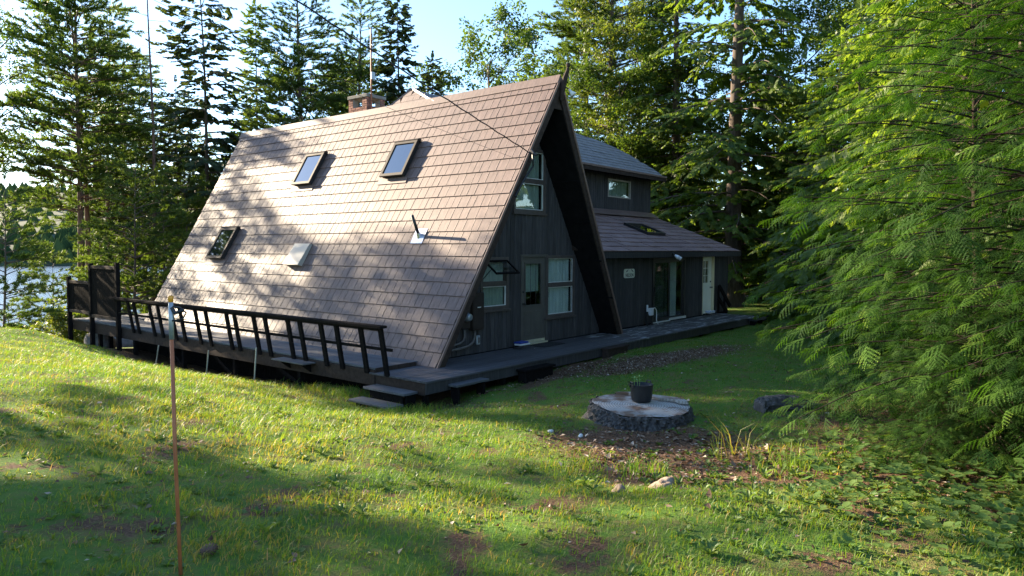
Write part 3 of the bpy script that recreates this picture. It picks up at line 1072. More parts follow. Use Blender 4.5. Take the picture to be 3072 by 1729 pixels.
b.box(12.90, 13.90, YW - .075, YW + .06, .012, .048)
b.box(D0, D1, DY - .012, DY - .001, .050, .115)
b.build('threshold', M['brass_sill'], door)

# ---- skylights, vents on the left slope
def on_roof_box(b_, y0, y1, s0, s1, h0, h1, inset=0.0):
    b_.prism([rp(y0, s0, h0), rp(y1, s0, h0), rp(y1, s1, h0), rp(y0, s1, h0)][::-1], NL * (h1 - h0))


def skylight(y0, y1, s0, s1, label):
    b_ = MB()
    on_roof_box(b_, y0 + .03, y1 - .03, s0 + .03, s1 - .03, 0, .10)
    sk = b_.build('skylight', M['black_metal'], house)
    sk['label'] = label
    b_ = MB()
    w = .075
    for (a, c, d, e) in ((y0, y1, s0, s0 + w), (y0, y1, s1 - w * 1.3, s1), (y0, y0 + w, s0 + w, s1 - w * 1.3), (y1 - w, y1, s0 + w, s1 - w * 1.3)):
        on_roof_box(b_, a, c, d, e, .101, .150)
    b_.build('frame', M['box_brown'], sk)
    b_ = MB()
    on_roof_box(b_, y0 + w, y1 - w, s0 + w, s1 - w * 1.3, .118, .126)
    b_.build('pane', M['skyglass'], sk)
    b_ = MB()   # rounded cover at the head
    pts = []
    for k in range(6):
        a = math.pi * .5 * k / 5
        pts.append((s1 - .02 + .07 * math.sin(a), .05 + .11 * math.cos(a)))
    poly = [rp(y0 - .01, s, h) for s, h in pts] + [rp(y0 - .01, s1 - .02, .02)]
    b_.prism(poly[::-1], (0, y1 - y0 + .02, 0))
    b_.build('head_flashing', M['box_brown'], sk)
    b_ = MB()
    on_roof_box(b_, y0 - .10, y1 + .10, s0 - .16, s0 + .02, .020, .032)
    b_.build('apron', M['roof_metal'], sk)


skylight(12.84, 13.68, 4.60, 5.66, 'upper roof skylight nearest the gable')
skylight(16.58, 17.42, 4.60, 5.66, 'upper roof skylight farther from the gable')
skylight(19.06, 19.92, 2.20, 3.24, 'low roof skylight near the back edge')
b = MB()
y0, y1, s0, s1 = 15.25, 15.90, 2.06, 2.70
b.prism([rp(y0, s0, .15), rp(y0, s1, .10), rp(y0, s1 + .02, 0.02), rp(y0, s0 + .03, .02)], (0, y1 - y0, 0))
M['vent_tan'] = noisy('tan_metal_vent', [(0.3, (0.40, 0.35, 0.29)), (0.7, (0.48, 0.42, 0.35))], 3, (1, 1, 1), 0.5)
b.build('roof_vent', M['vent_tan'], house)
pb = rp(11.48, 2.93, .02)
pd = Vector((-math.sin(R(25)), 0, math.cos(R(25))))
b = MB()
b.tube([pb - pd * .05, pb + pd * .50], .034, 14)
vp = b.build('vent_pipe', M['black_plastic'], house, True)
b = MB()
on_roof_box(b, 11.30, 11.66, 2.74, 3.12, .022, .030)
b.tube([pb - pd * .03, pb + pd * .075], [.066, .044], 14)
b.build('pipe_flashing', M['alu'], vp)

# ---- chimney with open sides and a slab on piers, laid brick by brick
b = MB()
CX0, CX1, CY0, CY1 = 13.50, 14.18, 16.27, 17.10
b.box(CX0 + .012, CX1 - .012, CY0 + .012, CY1 - .012, 4.6, 6.33)
for (xa, xb) in ((CX0 + .012, CX0 + .19), (CX1 - .19, CX1 - .012)):
    for (ya, yb) in ((CY0 + .012, CY0 + .22), (CY1 - .22, CY1 - .012)):
        b.box(xa, xb, ya, yb, 6.331, 6.62)
chim = b.build('chimney', M['mortar'], house)
b = MB()
b.cbox(CX0 - .03, CX1 + .03, CY0 - .03, CY1 + .03, 6.621, 6.72, .012)
b.build('cap_slab', M['concrete'], chim)
BM = {}


def brick(x, y, z, L, alongx, parent):
    k = (round(L, 3), alongx)
    if k not in BM:
        q = MB()
        if alongx:
            q.cbox(0, L, 0, .02, 0, .057, .004)
        else:
            q.cbox(0, .02, 0, L, 0, .057, .004)
        me_ = bpy.data.meshes.new('brick')
        me_.from_pydata(q.v, [], q.f)
        me_.materials.append(M['brick'])
        BM[k] = me_
    o_ = put(bpy.data.objects.new('brick', BM[k]), parent)
    o_.location = Vector((x, y, z)) - ORG[house.name]


for c in range(12):
    z = 5.83 + c * .067
    pier = z > 6.32
    half = c % 2
    # left (-X) face along y, front (-Y) face along x
    for face, (u0, u1, pw) in (('x-', (CY0, CY1, .205)), ('y-', (CX0, CX1, .178))):
        runs = [(u0, u1)] if not pier else [(u0, u0 + pw), (u1 - pw, u1)]
        for (ra, rb) in runs:
            u = ra
            first = True
            while u < rb - .03:
                L = (.10 if (first and half) else .203)
                L = min(L, rb - u)
                if rb - (u + L) < .05:
                    L = rb - u
                if face == 'x-':
                    brick(CX0 - .006, u, z, L - .009, False, chim)
                else:
                    brick(u, CY0 - .006, z, L - .009, True, chim)
                u += L
                first = False

# ---- wing: lower wall, lean-to roof, upper storey
YG = 10.20
W_OPEN = [(19.42, 21.64, .0, 1.97), (23.10, 24.03, .0, 2.04)]
b = MB()
for xa, xb, z0, z1 in ((15.6, 19.42, -.25, 2.3), (21.64, 23.10, -.25, 2.3), (24.03, 25.2, -.25, 2.3), (19.42, 21.64, 1.97, 2.3), (23.10, 24.03, 2.04, 2.3), (19.42, 21.64, -.25, 0), (23.10, 24.03, -.25, 0)):
    b.box(xa, xb, YG, YG + .1, z0, z1)
wing_wall = b.build('wing_wall', M['soffit'], house)
boards(wing_wall, YG, 16.45, 25.2, .02, lambda x: 2.06, W_OPEN, 8, .15)
b = MB()
b.prism([(25.2, 10.19, -.25), (25.2, 15.2, -.25), (25.2, 15.2, 4.95), (25.2, 13.40, 4.95), (25.2, 13.40, 3.40), (25.2, 10.19, 2.18)], (.09, 0, 0))
b.build('wing_end_wall', M['wall'], house)
b = MB()
b.box(15.0, 25.2, 15.1, 15.2, -.3, 4.95)
b.build('wing_rear_wall', M['wall'], house)
b = MB()
b.box(16.7, 25.15, 10.35, 15.05, -.28, -.02)
b.build('wing_floor', M['room'], house)
# lower roof
E0, E1 = Vector((0, 9.86, 2.20)), Vector((0, 13.36, 3.52))
el = (E1 - E0).normalized()
en = Vector((0, -el.z, el.y))
LEN = (E1 - E0).length
b = MB()
b.prism([E0 + Vector((15.20, 0, 0)), E0 + Vector((25.55, 0, 0)), E1 + Vector((25.55, 0, 0)), E1 + Vector((14.45, 0, 0))], -en * .10)
lean = b.build('lean_to_roof', M['soffit'], house)
b = MB()
b.box(15.35, 25.55, 9.82, 9.857, 2.02, 2.185)
b.build('fascia', M['wall'], lean)
b = MB()
b.prism([E0 + Vector((25.555, -.03, -.01)), E1 + Vector((25.555, 0, -.01)), E1 + Vector((25.555, 0, -.17)), E0 + Vector((25.555, -.03, -.17))], (.03, 0, 0))
b.build('rake_trim', M['brown_wood'], lean)
AM = {}
ncr = 10
for c in range(ncr):
    s0 = LEN * c / ncr
    s1 = LEN * (c + 1) / ncr + .03
    if c == ncr - 1:
        s1 = LEN - .02
    xl = 15.25 - .75 * s0 / LEN
    x = xl - (.38 if c % 2 else 0) + random.uniform(-.08, .08)
    while x < 25.58:
        e = x + .76
        xa, xb = max(x, xl), min(e, 25.58)
        if xb - xa > .05:
            b = MB()
            q = [E0 + el * s + en * h + Vector((xx, 0, 0)) for (s, h, xx) in ((s0 - .02, .012, xa + .009), (s0 - .02, .012, xb - .009), (s1, -.012, xb - .009), (s1, -.012, xa + .009))]
            b.prism(q, en * random.uniform(.016, .030))
            b.build('asphalt_shingle', M['asphalt_shingle'], lean)
        x = e
# step flashing under the upper wall
b = MB()
b.prism([E1 + Vector((14.4, -.34, -.04)), E1 + Vector((25.3, -.34, -.04)), E1 + Vector((25.3, -.015, .16)), E1 + Vector((14.4, -.015, .16))], (0, 0, .012))
b.build('wall_flashing', M['flashing'], lean)
# lean-to skylight  (flat glass in a black frame)
def lp(x, s, h):
    return E0 + el * s + en * h + Vector((x, 0, 0))


b = MB()
for (xa, xb, sa, sb) in ((21.0, 22.25, 2.35, 2.43), (21.0, 22.25, 1.45, 1.53), (21.0, 21.08, 1.53, 2.35), (22.17, 22.25, 1.53, 2.35)):
    b.prism([lp(xa, sa, .02), lp(xb, sa, .02), lp(xb, sb, .02), lp(xa, sb, .02)], en * .09)
sk = b.build('skylight', M['black_metal'], house)
sk['label'] = 'flat skylight in the lean-to roof'
b = MB()
b.prism([lp(21.08, 1.53, .07), lp(22.17, 1.53, .07), lp(22.17, 2.35, .07), lp(21.08, 2.35, .07)], en * .008)
b.build('pane', M['skyglass'], sk)
# upper storey
YU = 13.38
U_OPEN = [(22.05, 23.6, 4.16, 4.76)]
b = MB()
for xa, xb, z0, z1 in ((14.0, 22.05, 3.3, 5.1), (23.6, 25.2, 3.3, 5.1), (22.05, 23.6, 3.3, 4.16), (22.05, 23.6, 4.76, 5.1)):
    b.box(xa, xb, YU, YU + .1, z0, z1)
up_wall = b.build('upper_wall', M['soffit'], house)
boards(up_wall, YU, 14.0, 25.22, 3.53, lambda x: 5.02, U_OPEN, 9, .15)
b = MB()
frame_rect(b, 22.02, 23.63, 4.13, 4.79, .05, YU - .04, YU + .05)
M['trim_grey'] = noisy('weathered_pale_trim', [(0.3, (0.30, 0.27, 0.22)), (0.7, (0.42, 0.38, 0.32))], 8, (1, 1, 1), 0.6)
uw = b.build('window', M['trim_grey'], house)
b = MB()
b.box(22.07, 23.58, YU - .008, YU - .003, 4.18, 4.74)
b.build('pane', M['glass'], uw)
b = MB()
wave_curtain(b, 22.05, 23.6, YU + .12, 4.15, 4.77, .02, 44, 4)
b.build('curtain', M['curtain_dark'], uw)
# upper roof: 45 degree front slope, ridge along X, hipped right end
ey, ez, ry, rz = 12.85, 5.08, 14.05, 6.32
hip = [(25.40, 0.0), (24.45, .40), (23.45, .70), (22.3, .90), (21.3, .985), (20.9, 1.0)]


def up(x, t, h=0.0):
    d = Vector((0, -(rz - ez), ry - ey)).normalized()
    return Vector((x, ey + (ry - ey) * t, ez + (rz - ez) * t)) + d * h


b = MB()
poly = [up(13.6, 0), *[up(x, t) for x, t in hip], up(13.35, 1.0)]
b.prism(poly[::-1], (0, .02, -.10))
back = [Vector((13.4, 15.2, 5.0)), Vector((25.4, 15.2, 5.0))]
b.add([*[up(x, t, -.01) for x, t in hip], up(13.35, 1.0, -.01), back[0], back[1]], [(0, 1, 2, 3, 4, 5, 8), (5, 6, 7, 8)])
ur = b.build('upper_roof', M['brown_wood'], house)


def hip_x(t):
    for (xa, ta), (xb, tb) in zip(hip[:-1], hip[1:]):
        if ta <= t <= tb:
            return xa + (xb - xa) * (t - ta) / (tb - ta)
    return hip[-1][0]


nc2 = 11
for c in range(nc2):
    t0, t1 = c / nc2, min((c + 1) / nc2 + .015, 1)
    x = 13.65 + (.45 if c % 2 else 0) - .45
    while x < hip_x(t0) - .02:
        e = x + .92
        xa, xb = max(x, 13.62), min(e, hip_x(t0))
        xbt = min(xb, hip_x(t1))
        if xb - xa > .04 and xbt > xa:
            b = MB()
            b.prism([up(xa + .004, t0 - .01, .012), up(xb - .004, t0 - .01, .012), up(xbt - .004, t1, -.006), up(xa + .004, t1, -.006)], up(0, 0, random.uniform(.012, .020)) - up(0, 0, 0))
            b.build('asphalt_shingle', M['grey_shingle'], ur)
        x = e
b = MB()
b.box(13.7, 25.42, 12.80, 12.835, 4.88, 5.06)
b.build('fascia', M['brown_wood'], ur)
b = MB()
b.box(13.7, 25.40, 12.836, 13.375, 4.955, 4.985)
b.build('soffit_board', M['soffit'], ur)
b = MB()
b.box(13.65, 25.45, 12.775, 12.80, 5.02, 5.085)
b.build('drip_edge', M['flashing'], ur)

# ---- sliding glass door
b = MB()
frame_rect(b, 19.40, 21.66, .012, 1.99, .07, YG - .05, YG + .08)
sd = b.build('sliding_door', M['black_metal'], house)
b = MB()
frame_rect(b, 19.47, 20.55, .085, 1.92, .075, YG - .045, YG - .010)
b.build('sliding_leaf', M['black_metal'], sd)
b = MB()
frame_rect(b, 20.50, 21.59, .085, 1.92, .055, YG + .0, YG + .035)
b.build('fixed_leaf', M['black_metal'], sd)
for (xa, xb, yy) in ((19.545, 20.475, YG - .03), (20.555, 21.535, YG + .015)):
    b = MB()
    b.box(xa, xb, yy, yy + .006, .16 if xa < 20 else .14, 1.845 if xa < 20 else 1.865)
    b.build('pane', M['screen'] if xa < 20 else M['glass'], sd)
b = MB()
wave_curtain(b, 20.55, 21.30, YG + .13, .09, 1.9, .016, 46, 1)
wave_curtain(b, 19.5, 20.56, YG + .17, .09, 1.9, .014, 50, 2)
b.build('curtain', M['curtain'], sd)
b = MB()
b.box(19.40, 20.5, YG - .10, YG - .052, .012, .045)
b.box(20.5, 21.66, YG - .085, YG - .052, .03, .10)
b.build('sill_track', M['white_strip'], sd)
b = MB()
b.bar((19.50, YG - .06, .85), (19.50, YG - .06, 1.12), .03, .035, (0, 1, 0))
b.build('pull_handle', M['black_plastic'], sd)

# ---- cream side door, recessed
b = MB()
b.box(24.00, 24.045, YG - .02, YG + .30, .02, 2.06)
b.box(23.085, 23.11, YG - .02, YG + .30, .02, 2.06)
b.box(23.11, 24.0, YG - .02, YG + .30, 2.02, 2.06)
cd = b.build('side_door', M['cream'], house)
cd['label'] = 'cream side door in a yellow frame'
b = MB()
y0 = YG + .07
b.box(23.112, 23.998, y0, y0 + .045, .03, 1.10)
b.box(23.112, 23.20, y0, y0 + .045, 1.10, 1.86)
b.box(23.72, 23.998, y0, y0 + .045, 1.10, 1.86)
b.box(23.112, 23.998, y0, y0 + .045, 1.86, 2.018)
b.build('slab', M['cream_white'], cd)
b = MB()
b.box(23.445, 23.475, y0 - .01, y0 + .03, 1.10, 1.86)
for zz in (1.34, 1.60):
    b.box(23.20, 23.445, y0 - .008, y0 + .03, zz, zz + .025)
    b.box(23.475, 23.72, y0 - .008, y0 + .03, zz, zz + .025)
b.build('muntin', M['cream_white'], cd)
for i_ in range(2):
    for j_ in range(3):
        b = MB()
        xa = 23.20 + i_ * .275
        za = (1.10, 1.365, 1.625)[j_]
        zb = (1.34, 1.60, 1.86)[j_]
        b.box(xa, xa + .245, y0 + .015, y0 + .02, za, zb)
        b.build('pane', M['glass'], cd)
b = MB()
b.lathe((23.90, y0, .93), [(.03, 0), (.03, -.01), (.012, -.016), (.012, -.05), (.032, -.06), (.03, -.08)], 12, 'y')
b.build('door_knob', M['black_metal'], cd)
b = MB()
b.lathe((23.90, y0, 1.13), [(.026, 0), (.026, -.018), (.016, -.026)], 12, 'y')
b.build('deadbolt', M['black_metal'], cd)

# ------------------------------------------------------------------ decks
def planks(parent, x0, x1, y0, y1, z, along, w, matl, seed, th=.036, maxlen=4.2, gap=.007, skip=None):
    r_ = random.Random(seed)
    lo, hi = (y0, y1) if along == 'x' else (x0, x1)
    u = lo
    while u < hi - .02:
        e = min(u + w, hi)
        a, bnd = (x0, x1) if along == 'x' else (y0, y1)
        t = a
        while t < bnd - .05:
            L = min(r_.uniform(maxlen * .7, maxlen), bnd - t)
            if bnd - (t + L) < .6:
                L = bnd - t
            q = MB()
            dz = r_.uniform(-.002, .002)
            if along == 'x':
                q.cbox(t + .002, t + L - .002, u + gap / 2, e - gap / 2, z - th + dz, z + dz, .004)
            else:
                q.cbox(u + gap / 2, e - gap / 2, t + .002, t + L - .002, z - th + dz, z + dz, .004)
            mm = matl(t + L / 2, u) if callable(matl) else matl
            q.build('plank', mm, parent)
            t += L
        u = e


fd = thing('front_deck', 'low dark plank deck along the cabin front', 'deck', (16, 9.4, -.3))
planks(fd, 8.40, 24.2, 8.62, 10.14, 0.0, 'x', .137, lambda x, y: M['deck_worn'] if x > 15.6 else M['deck'], 4)
for (xa, xb) in ((8.43, 12.3), (12.31, 16.1), (16.11, 20.2), (20.21, 24.15)):
    b = MB()
    b.cbox(xa, xb, 8.655, 8.695, -.235, -.040, .005)
    b.build('rim_board', M['wall'], fd)
b = MB()
b.cbox(8.43, 8.47, 8.70, 9.98, -.26, -.040, .005)
b.build('rim_board', M['brown_wood'], fd)
b = MB()
b.cbox(24.11, 24.15, 8.70, 10.1, -.235, -.040, .005)
b.build('rim_board', M['wall'], fd)
for (px, py) in ((8.50, 8.75), (10.6, 8.75), (12.8, 8.75), (15, 8.75), (17.4, 8.75), (19.8, 8.75), (22.2, 8.75), (24.0, 8.75), (8.50, 9.9)):
    b = MB()
    b.cbox(px, px + .09, py, py + .09, gz1(px, py) - .15, -.042, .005)
    b.build('post', M['black_wood'], fd)
for xx in np.arange(9.0, 24.0, .8):
    b = MB()
    b.box(xx, xx + .04, 8.70, 10.1, -.23, -.041)
    b.build('joist', M['black_wood'], fd)

sdk = thing('side_deck', 'raised grey side deck under the sloping metal roof', 'deck', (8.8, 16, -.8))
ZS = .08
planks(sdk, 8.45, 9.62, 10.02, 22.3, ZS, 'y', .14, M['deck_side'], 6)
planks(sdk, 8.45, 16.5, 22.3, 24.15, ZS, 'y', .14, M['deck_side'], 7)
for (ya, yb) in ((9.99, 14.0), (14.01, 18.6), (18.61, 24.12)):
    b = MB()
    b.cbox(8.415, 8.45, ya, yb, -.24, ZS - .038, .005)
    b.build('rim_board', M['brown_wood'], sdk)
b = MB()
b.cbox(8.451, 9.45, 9.985, 10.015, -.20, ZS - .002, .005)
b.build('rim_board', M['brown_wood'], sdk)
b = MB()
b.cbox(8.451, 16.4, 24.12, 24.155, -.22, ZS - .038, .005)
b.build('rim_board', M['brown_wood'], sdk)
for (px, py) in ((8.46, 22.2), (8.62, 21.9), (8.46, 19.9), (8.5, 17.3), (8.5, 14.9), (8.5, 12.4), (9.5, 22.2), (10.8, 24.0), (13, 24.0), (16, 24.0)):
    b = MB()
    b.cbox(px, px + .10, py, py + .10, gz1(px, py) - .2, -.241 if px < 9 else ZS - .04, .006)
    b.build('post', M['black_wood'], sdk)
for yy in np.arange(10.5, 24, .75):
    b = MB()
    b.box(8.452, 9.5, yy, yy + .04, -.12, ZS - .037)
    b.build('joist', M['black_wood'], sdk)
for (ya, yb) in ((12.5, 13.6), (15.0, 16.1), (17.4, 18.4)):
    b = MB()
    b.bar((8.55, ya, gz1(8.55, ya) + .05), (8.55, yb, -.15), .04, .09)
    b.build('brace', M['black_wood'], sdk)
# foundation skirt set back under the deck
for k in range(60):
    ya = 10.1 + k * .2
    b = MB()
    b.box(9.42, 9.45, ya + .002, ya + .198, gz1(9.4, ya) - .3, ZS - .05)
    b.build('skirt_board', M['black_wood'], sdk)
# outward leaning railing
for yb in (9.62, 10.17, 10.88, 11.36, 12.04, 12.45, 13.27, 13.70, 14.47, 14.80, 15.71, 16.19, 16.94, 17.39, 18.09, 18.54, 19.43, 19.78):
    b = MB()
    b.bar((8.40, yb, -.02), (8.245, yb, .86), .098, .05, (1, 0, .2))
    b.build('baluster', M['black_wood'], sdk)
b = MB()
b.bar((8.21, 9.50, .885), (8.21, 20.85, .885), .17, .045)
b.build('handrail', M['black_wood'], sdk)
b = MB()
b.bar((8.34, 9.42, .47), (8.34, 20.55, .47), .04, .05)
b.build('mid_rail', M['black_wood'], sdk)
b = MB()
b.bar((8.245, 9.56, .835), (8.245, 20.55, .835), .04, .05)
b.build('top_rail', M['black_wood'], sdk)

ps = thing('privacy_screen', 'stepped black privacy screen at the far end of the side deck', 'screen', (8.4, 22.4, -.8))
for (y, zt) in ((24.06, 1.38), (22.40, 1.80), (20.62, 1.84)):
    b = MB()
    b.cbox(8.30, 8.41, y - .055, y + .055, gz1(8.35, y) - .2, zt, .006)
    b.build('post', M['black_wood'], ps)
for (ya, yb, z0, z1) in ((22.46, 24.0, .30, 1.27), (20.68, 22.34, .24, 1.74)):
    n_ = int((yb - ya) / .14)
    for k in range(n_):
        w_ = (yb - ya) / n_
        b = MB()
        b.cbox(8.345, 8.365, ya + k * w_ + .001, ya + (k + 1) * w_ - .001, z0 + .05, z1 - .05, .003)
        b.build('panel_board', M['black_wood'], ps)
    for zz in (z0, z1 - .09):
        b = MB()
        b.cbox(8.315, 8.395, ya + .002, yb - .002, zz, zz + .09, .004)
        b.build('rail', M['brown_wood'], ps)

st = thing('wooden_steps', 'two weathered wooden steps at the deck corner', 'steps', (8.2, 9.4, -.6))
b = MB()
b.cbox(8.10, 8.42, 8.86, 9.93, -.235, -.195, .004)
b.build('tread', M['deck_side'], st)
b = MB()
b.cbox(7.83, 8.15, 8.92, 10.0, -.425, -.385, .004)
b.build('tread', M['deck_side'], st)
for y in (8.90, 9.82):
    b = MB()
    b.prism([(7.90, y, -.427), (8.20, y, -.427), (8.20, y, -.237), (8.41, y, -.237), (8.41, y, -.75), (7.90, y, -.75)], (0, .05, 0))
    b.build('stringer', M['black_wood'], st)
b = MB()
b.box(8.16, 8.18, 8.96, 9.81, -.40, -.24)
b.build('riser', M['black_wood'], st)

b = MB()
b.cbox(8.93, 9.80, 8.42, 8.64, -.155, -.115, .004)
t_ = thing('plank_step', 'single grey plank step on the deck edge near the corner steps', 'step', (9.35, 8.5, -.5), 'plank steps')
b.build('tread', M['deck_side'], t_)
for xx in (9.0, 9.68):
    b = MB()
    b.box(xx, xx + .05, 8.46, 8.63, -.5, -.156)
    b.build('leg', M['black_wood'], t_)
t_ = thing('plank_step', 'dark box step below the front door deck edge', 'step', (11.3, 8.5, -.4), 'plank steps')
b = MB()
b.cbox(10.85, 11.85, 8.38, 8.63, -.14, -.10, .004)
b.build('tread', M['black_wood'], t_)
b = MB()
b.cbox(10.90, 11.80, 8.42, 8.62, -.45, -.142, .004)
b.build('box', M['black_wood'], t_)
t_ = thing('plank_step', 'brown box step against the deck edge beside the bark mulch', 'step', (14.5, 8.5, -.3), 'plank steps')
b = MB()
b.cbox(14.0, 14.95, 8.42, 8.63, -.06, -.02, .004)
b.build('tread', M['brown_wood'], t_)
b = MB()
b.cbox(14.03, 14.92, 8.45, 8.62, -.30, -.062, .004)
b.build('box', M['brown_wood'], t_)
t_ = thing('plank_walkway', 'short dark plank walkway off the right end of the deck', 'walkway', (24.8, 9.0, -.25))
planks(t_, 24.20, 27.5, 8.60, 9.25, -.10, 'y', .14, M['black_wood'], 12)
for y in (8.62, 9.19):
    b = MB()
    b.box(24.22, 27.45, y, y + .05, -.24, -.137)
    b.build('bearer', M['black_wood'], t_)
t_ = thing('plank_step', 'thick dark end step at the right end of the deck', 'step', (23.7, 8.5, -.3), 'plank steps')
b = MB()
b.cbox(23.2, 24.25, 8.40, 8.64, -.10, -.02, .006)
b.build('tread', M['wall'], t_)
b = MB()
b.box(23.3, 23.4, 8.44, 8.6, -.4, -.102)
b.box(24.05, 24.15, 8.44, 8.6, -.4, -.102)
b.build('leg', M['black_wood'], t_)
t_ = thing('plank_step', 'thin pale board ledge on the side deck rim under the railing', 'ledge', (8.3, 12.4, -.05), 'plank steps')
b = MB()
b.cbox(8.12, 8.41, 11.75, 12.85, -.015, .012, .003)
b.build('tread', M['deck_side'], t_)
for yy in (11.9, 12.6):
    b = MB()
    b.prism([(8.41, yy, -.02), (8.16, yy, -.02), (8.41, yy, -.20)], (0, .04, 0))
    b.build('bracket', M['black_wood'], t_)

# ------------------------------------------------------------------ small things on and by the house
b = MB()
b.cbox(13.1, 13.95, 9.60, 10.02, .003, .018, .004)
b.solo('doormat', M['rubber_mat'], 'black doormat in front of the glazed front door', 'doormat', (13.5, 9.8, .003))


def boot_brush(x, y, label, top, blue):
    t = thing('boot_brush', label, 'boot brush', (x, y, 0), 'boot brushes by the doors')
    b_ = MB()
    for dx in (-.17, .17):
        b_.tube([(x + dx, y - .12, .004), (x + dx, y - .09, .08), (x + dx, y + .09, .08), (x + dx, y + .12, .004)], .008, 6)
    b_.tube([(x - .17, y - .09, .08), (x + .17, y - .09, .08)], .006, 6)
    b_.tube([(x - .17, y + .09, .08), (x + .17, y + .09, .08)], .006, 6)
    b_.build('wire_stand', M['black_metal'], t)
    b_ = MB()
    b_.cbox(x - .19, x + .19, y - .09, y + .09, .088, .128, .012)
    b_.build('brush_back', M['white_plastic'], t)
    b_ = MB()
    b_.cbox(x - .20, x + .12 if blue else x + .20, y - .10, y + .10, .130, .170, .012)
    b_.build('brush_top', top, t)


boot_brush(12.62, 9.86, 'blue and white boot brush on a wire stand left of the doormat', M['blue_plastic'], True)
boot_brush(23.15, 9.92, 'pale blue boot brush on a wire stand by the cream door', M['lamp_glass'], False)

# sign with two birds and the lettering NELSON
sg = thing('house_sign', 'white name board with two birds on the dark wing wall', 'sign', (17.98, YG - .03, 1.44))
b = MB()
pts = []
for (cx, cz, a0) in ((18.22, 1.64, 0), (17.75, 1.64, 90), (17.75, 1.50, 180), (18.22, 1.50, 270)):
    for k in range(5):
        a = R(a0 + 90 * k / 4)
        pts.append((cx + .06 * math.cos(a), YG - .020, cz + .06 * math.sin(a)))
b.prism(pts, (0, -.022, 0))
b.build('board', M['sign_face'], sg)
cu = bpy.data.curves.new('sign_text', 'FONT')
cu.body = 'NELSON'
cu.size = .135
cu.align_x = 'CENTER'
cu.extrude = .0015
cu.offset = .0012
to = bpy.data.objects.new('lettering_src', cu)
COL.objects.link(to)
bpy.context.view_layer.update()
dg = bpy.context.evaluated_depsgraph_get()
tm = bpy.data.meshes.new_from_object(to.evaluated_get(dg))
bpy.data.objects.remove(to)
tm.materials.clear()
tm.materials.append(M['ink'])
lt = put(bpy.data.objects.new('lettering', tm), sg)
lt.scale = (.88, 1, 1)
lt.rotation_euler = (R(90), 0, 0)
lt.location = Vector((17.985, YG - .0445, 1.475)) - ORG[sg.name]
for (bx, d) in ((17.84, 1), (18.14, -1)):
    b = MB()
    P_ = lambda u, w: (bx + d * u, YG - .0435, 1.64 + w)
    b.prism([P_(-.07, -.035), P_(-.02, -.022), P_(.03, -.008), P_(.04, .012), P_(.055, .035), P_(.075, .042), (P_(.06, .05)), P_(.04, .048), P_(.028, .02), P_(-.02, .012)][::d], (0, -.002, 0))
    b.build('bird', M['ink'], sg)

# flood lamp pair under the eave
fl = thing('flood_lamp', 'twin flood lamp fixed under the wing eave above the sliding door', 'lamp', (20.1, 9.80, 2.1))
b = MB()
b.lathe((20.0, 9.815, 2.12), [(.05, 0), (.05, -.03), (.03, -.05)], 14, 'y')
b.build('base', M['black_metal'], fl)
for (dx, dz) in ((-.03, -.02), (.12, -.06)):
    b = MB()
    c = Vector((20.02 + dx, 9.74, 2.11 + dz))
    d = Vector((.35, -.75, -.55)).normalized()
    b.tube([c, c + d * .05, c + d * .11, c + d * .15], [.022, .045, .060, .062], 12)
    h_ = b.build('lamp_head', M['white_plastic'], fl, True)
    b = MB()
    b.tube([c + d * .151, c + d * .156], [.055, .05], 12)
    b.build('lens', M['lamp_glass'], h_)
# cone lamp at the apex
b = MB()
t_ = thing('cone_lamp', 'small white cone lamp hanging at the gable apex', 'lamp', (13.22, 9.1, 5.7))
b.tube([(13.16, 9.2, 5.82), (13.22, 9.12, 5.84), (13.24, 9.05, 5.80)], .012, 6)
b.build('arm', M['black_metal'], t_)
b = MB()
b.tube([(13.24, 9.05, 5.80), (13.25, 9.03, 5.75), (13.28, 8.97, 5.67)], [.022, .035, .085], 14)
b.build('shade', M['white_plastic'], t_, True)

# electrical: panel box, meter, conduit, outlet
t_ = thing('panel_box', 'tall brown electrical panel box beside the awning window', 'electrical box', (11.27, YW - .1, .52))
b = MB()
b.cbox(11.10, 11.45, YW - .16, YW - .02, .53, 1.33, .008)
b.build('cabinet', M['box_brown'], t_)
b = MB()
b.cbox(11.115, 11.435, YW - .175, YW - .161, .56, 1.31, .005)
b.build('cover', M['box_brown'], t_)
b = MB()
b.cbox(11.22, 11.33, YW - .180, YW - .176, 1.01, 1.03, .0015)
b.build('label_strip', M['white_strip'], t_)
t_ = thing('electric_meter', 'round glass electric meter on a dark box left of the panel', 'meter', (10.93, YW - .1, .55))
b = MB()
b.cbox(10.80, 11.06, YW - .12, YW - .02, .58, 1.08, .008)
b.build('socket_box', M['box_brown'], t_)
b = MB()
b.lathe((10.93, YW - .12, .83), [(.095, 0), (.095, -.03), (.08, -.06), (.076, -.11), (.05, -.125)], 18, 'y')
b.build('meter_dome', M['galv'], t_, True)
b = MB()
b.tube([(10.93, YW - .07, .58), (10.93, YW - .07, .42), (10.90, YW - .07, .34), (10.80, YW - .07, .29), (10.60, YW - .07, .265), (10.1, YW - .07, .23)], .020, 8)
b.build('conduit', M['conduit'], t_, True)
b = MB()
b.tube([(11.24, YW - .08, .53), (11.24, YW - .08, .40), (11.19, YW - .08, .28), (11.06, YW - .08, .21), (10.80, YW - .08, .18), (10.15, YW - .08, .15)], .026, 8)
b.build('conduit', M['conduit'], t_, True)
b = MB()
b.tube([(11.0, YW - .06, 1.08), (11.0, YW - .06, 1.25), (10.9, YW - .12, 1.5), (10.6, YW - .35, 1.6)], .018, 8)
b.build('conduit', M['conduit'], t_, True)
t_ = thing('outdoor_outlet', 'grey covered outlet low on the gable wall', 'outlet', (11.38, YW - .05, .2))
b = MB()
b.cbox(11.325, 11.435, YW - .07, YW - .02, .20, .40, .012)
b.build('cover', M['galv'], t_)
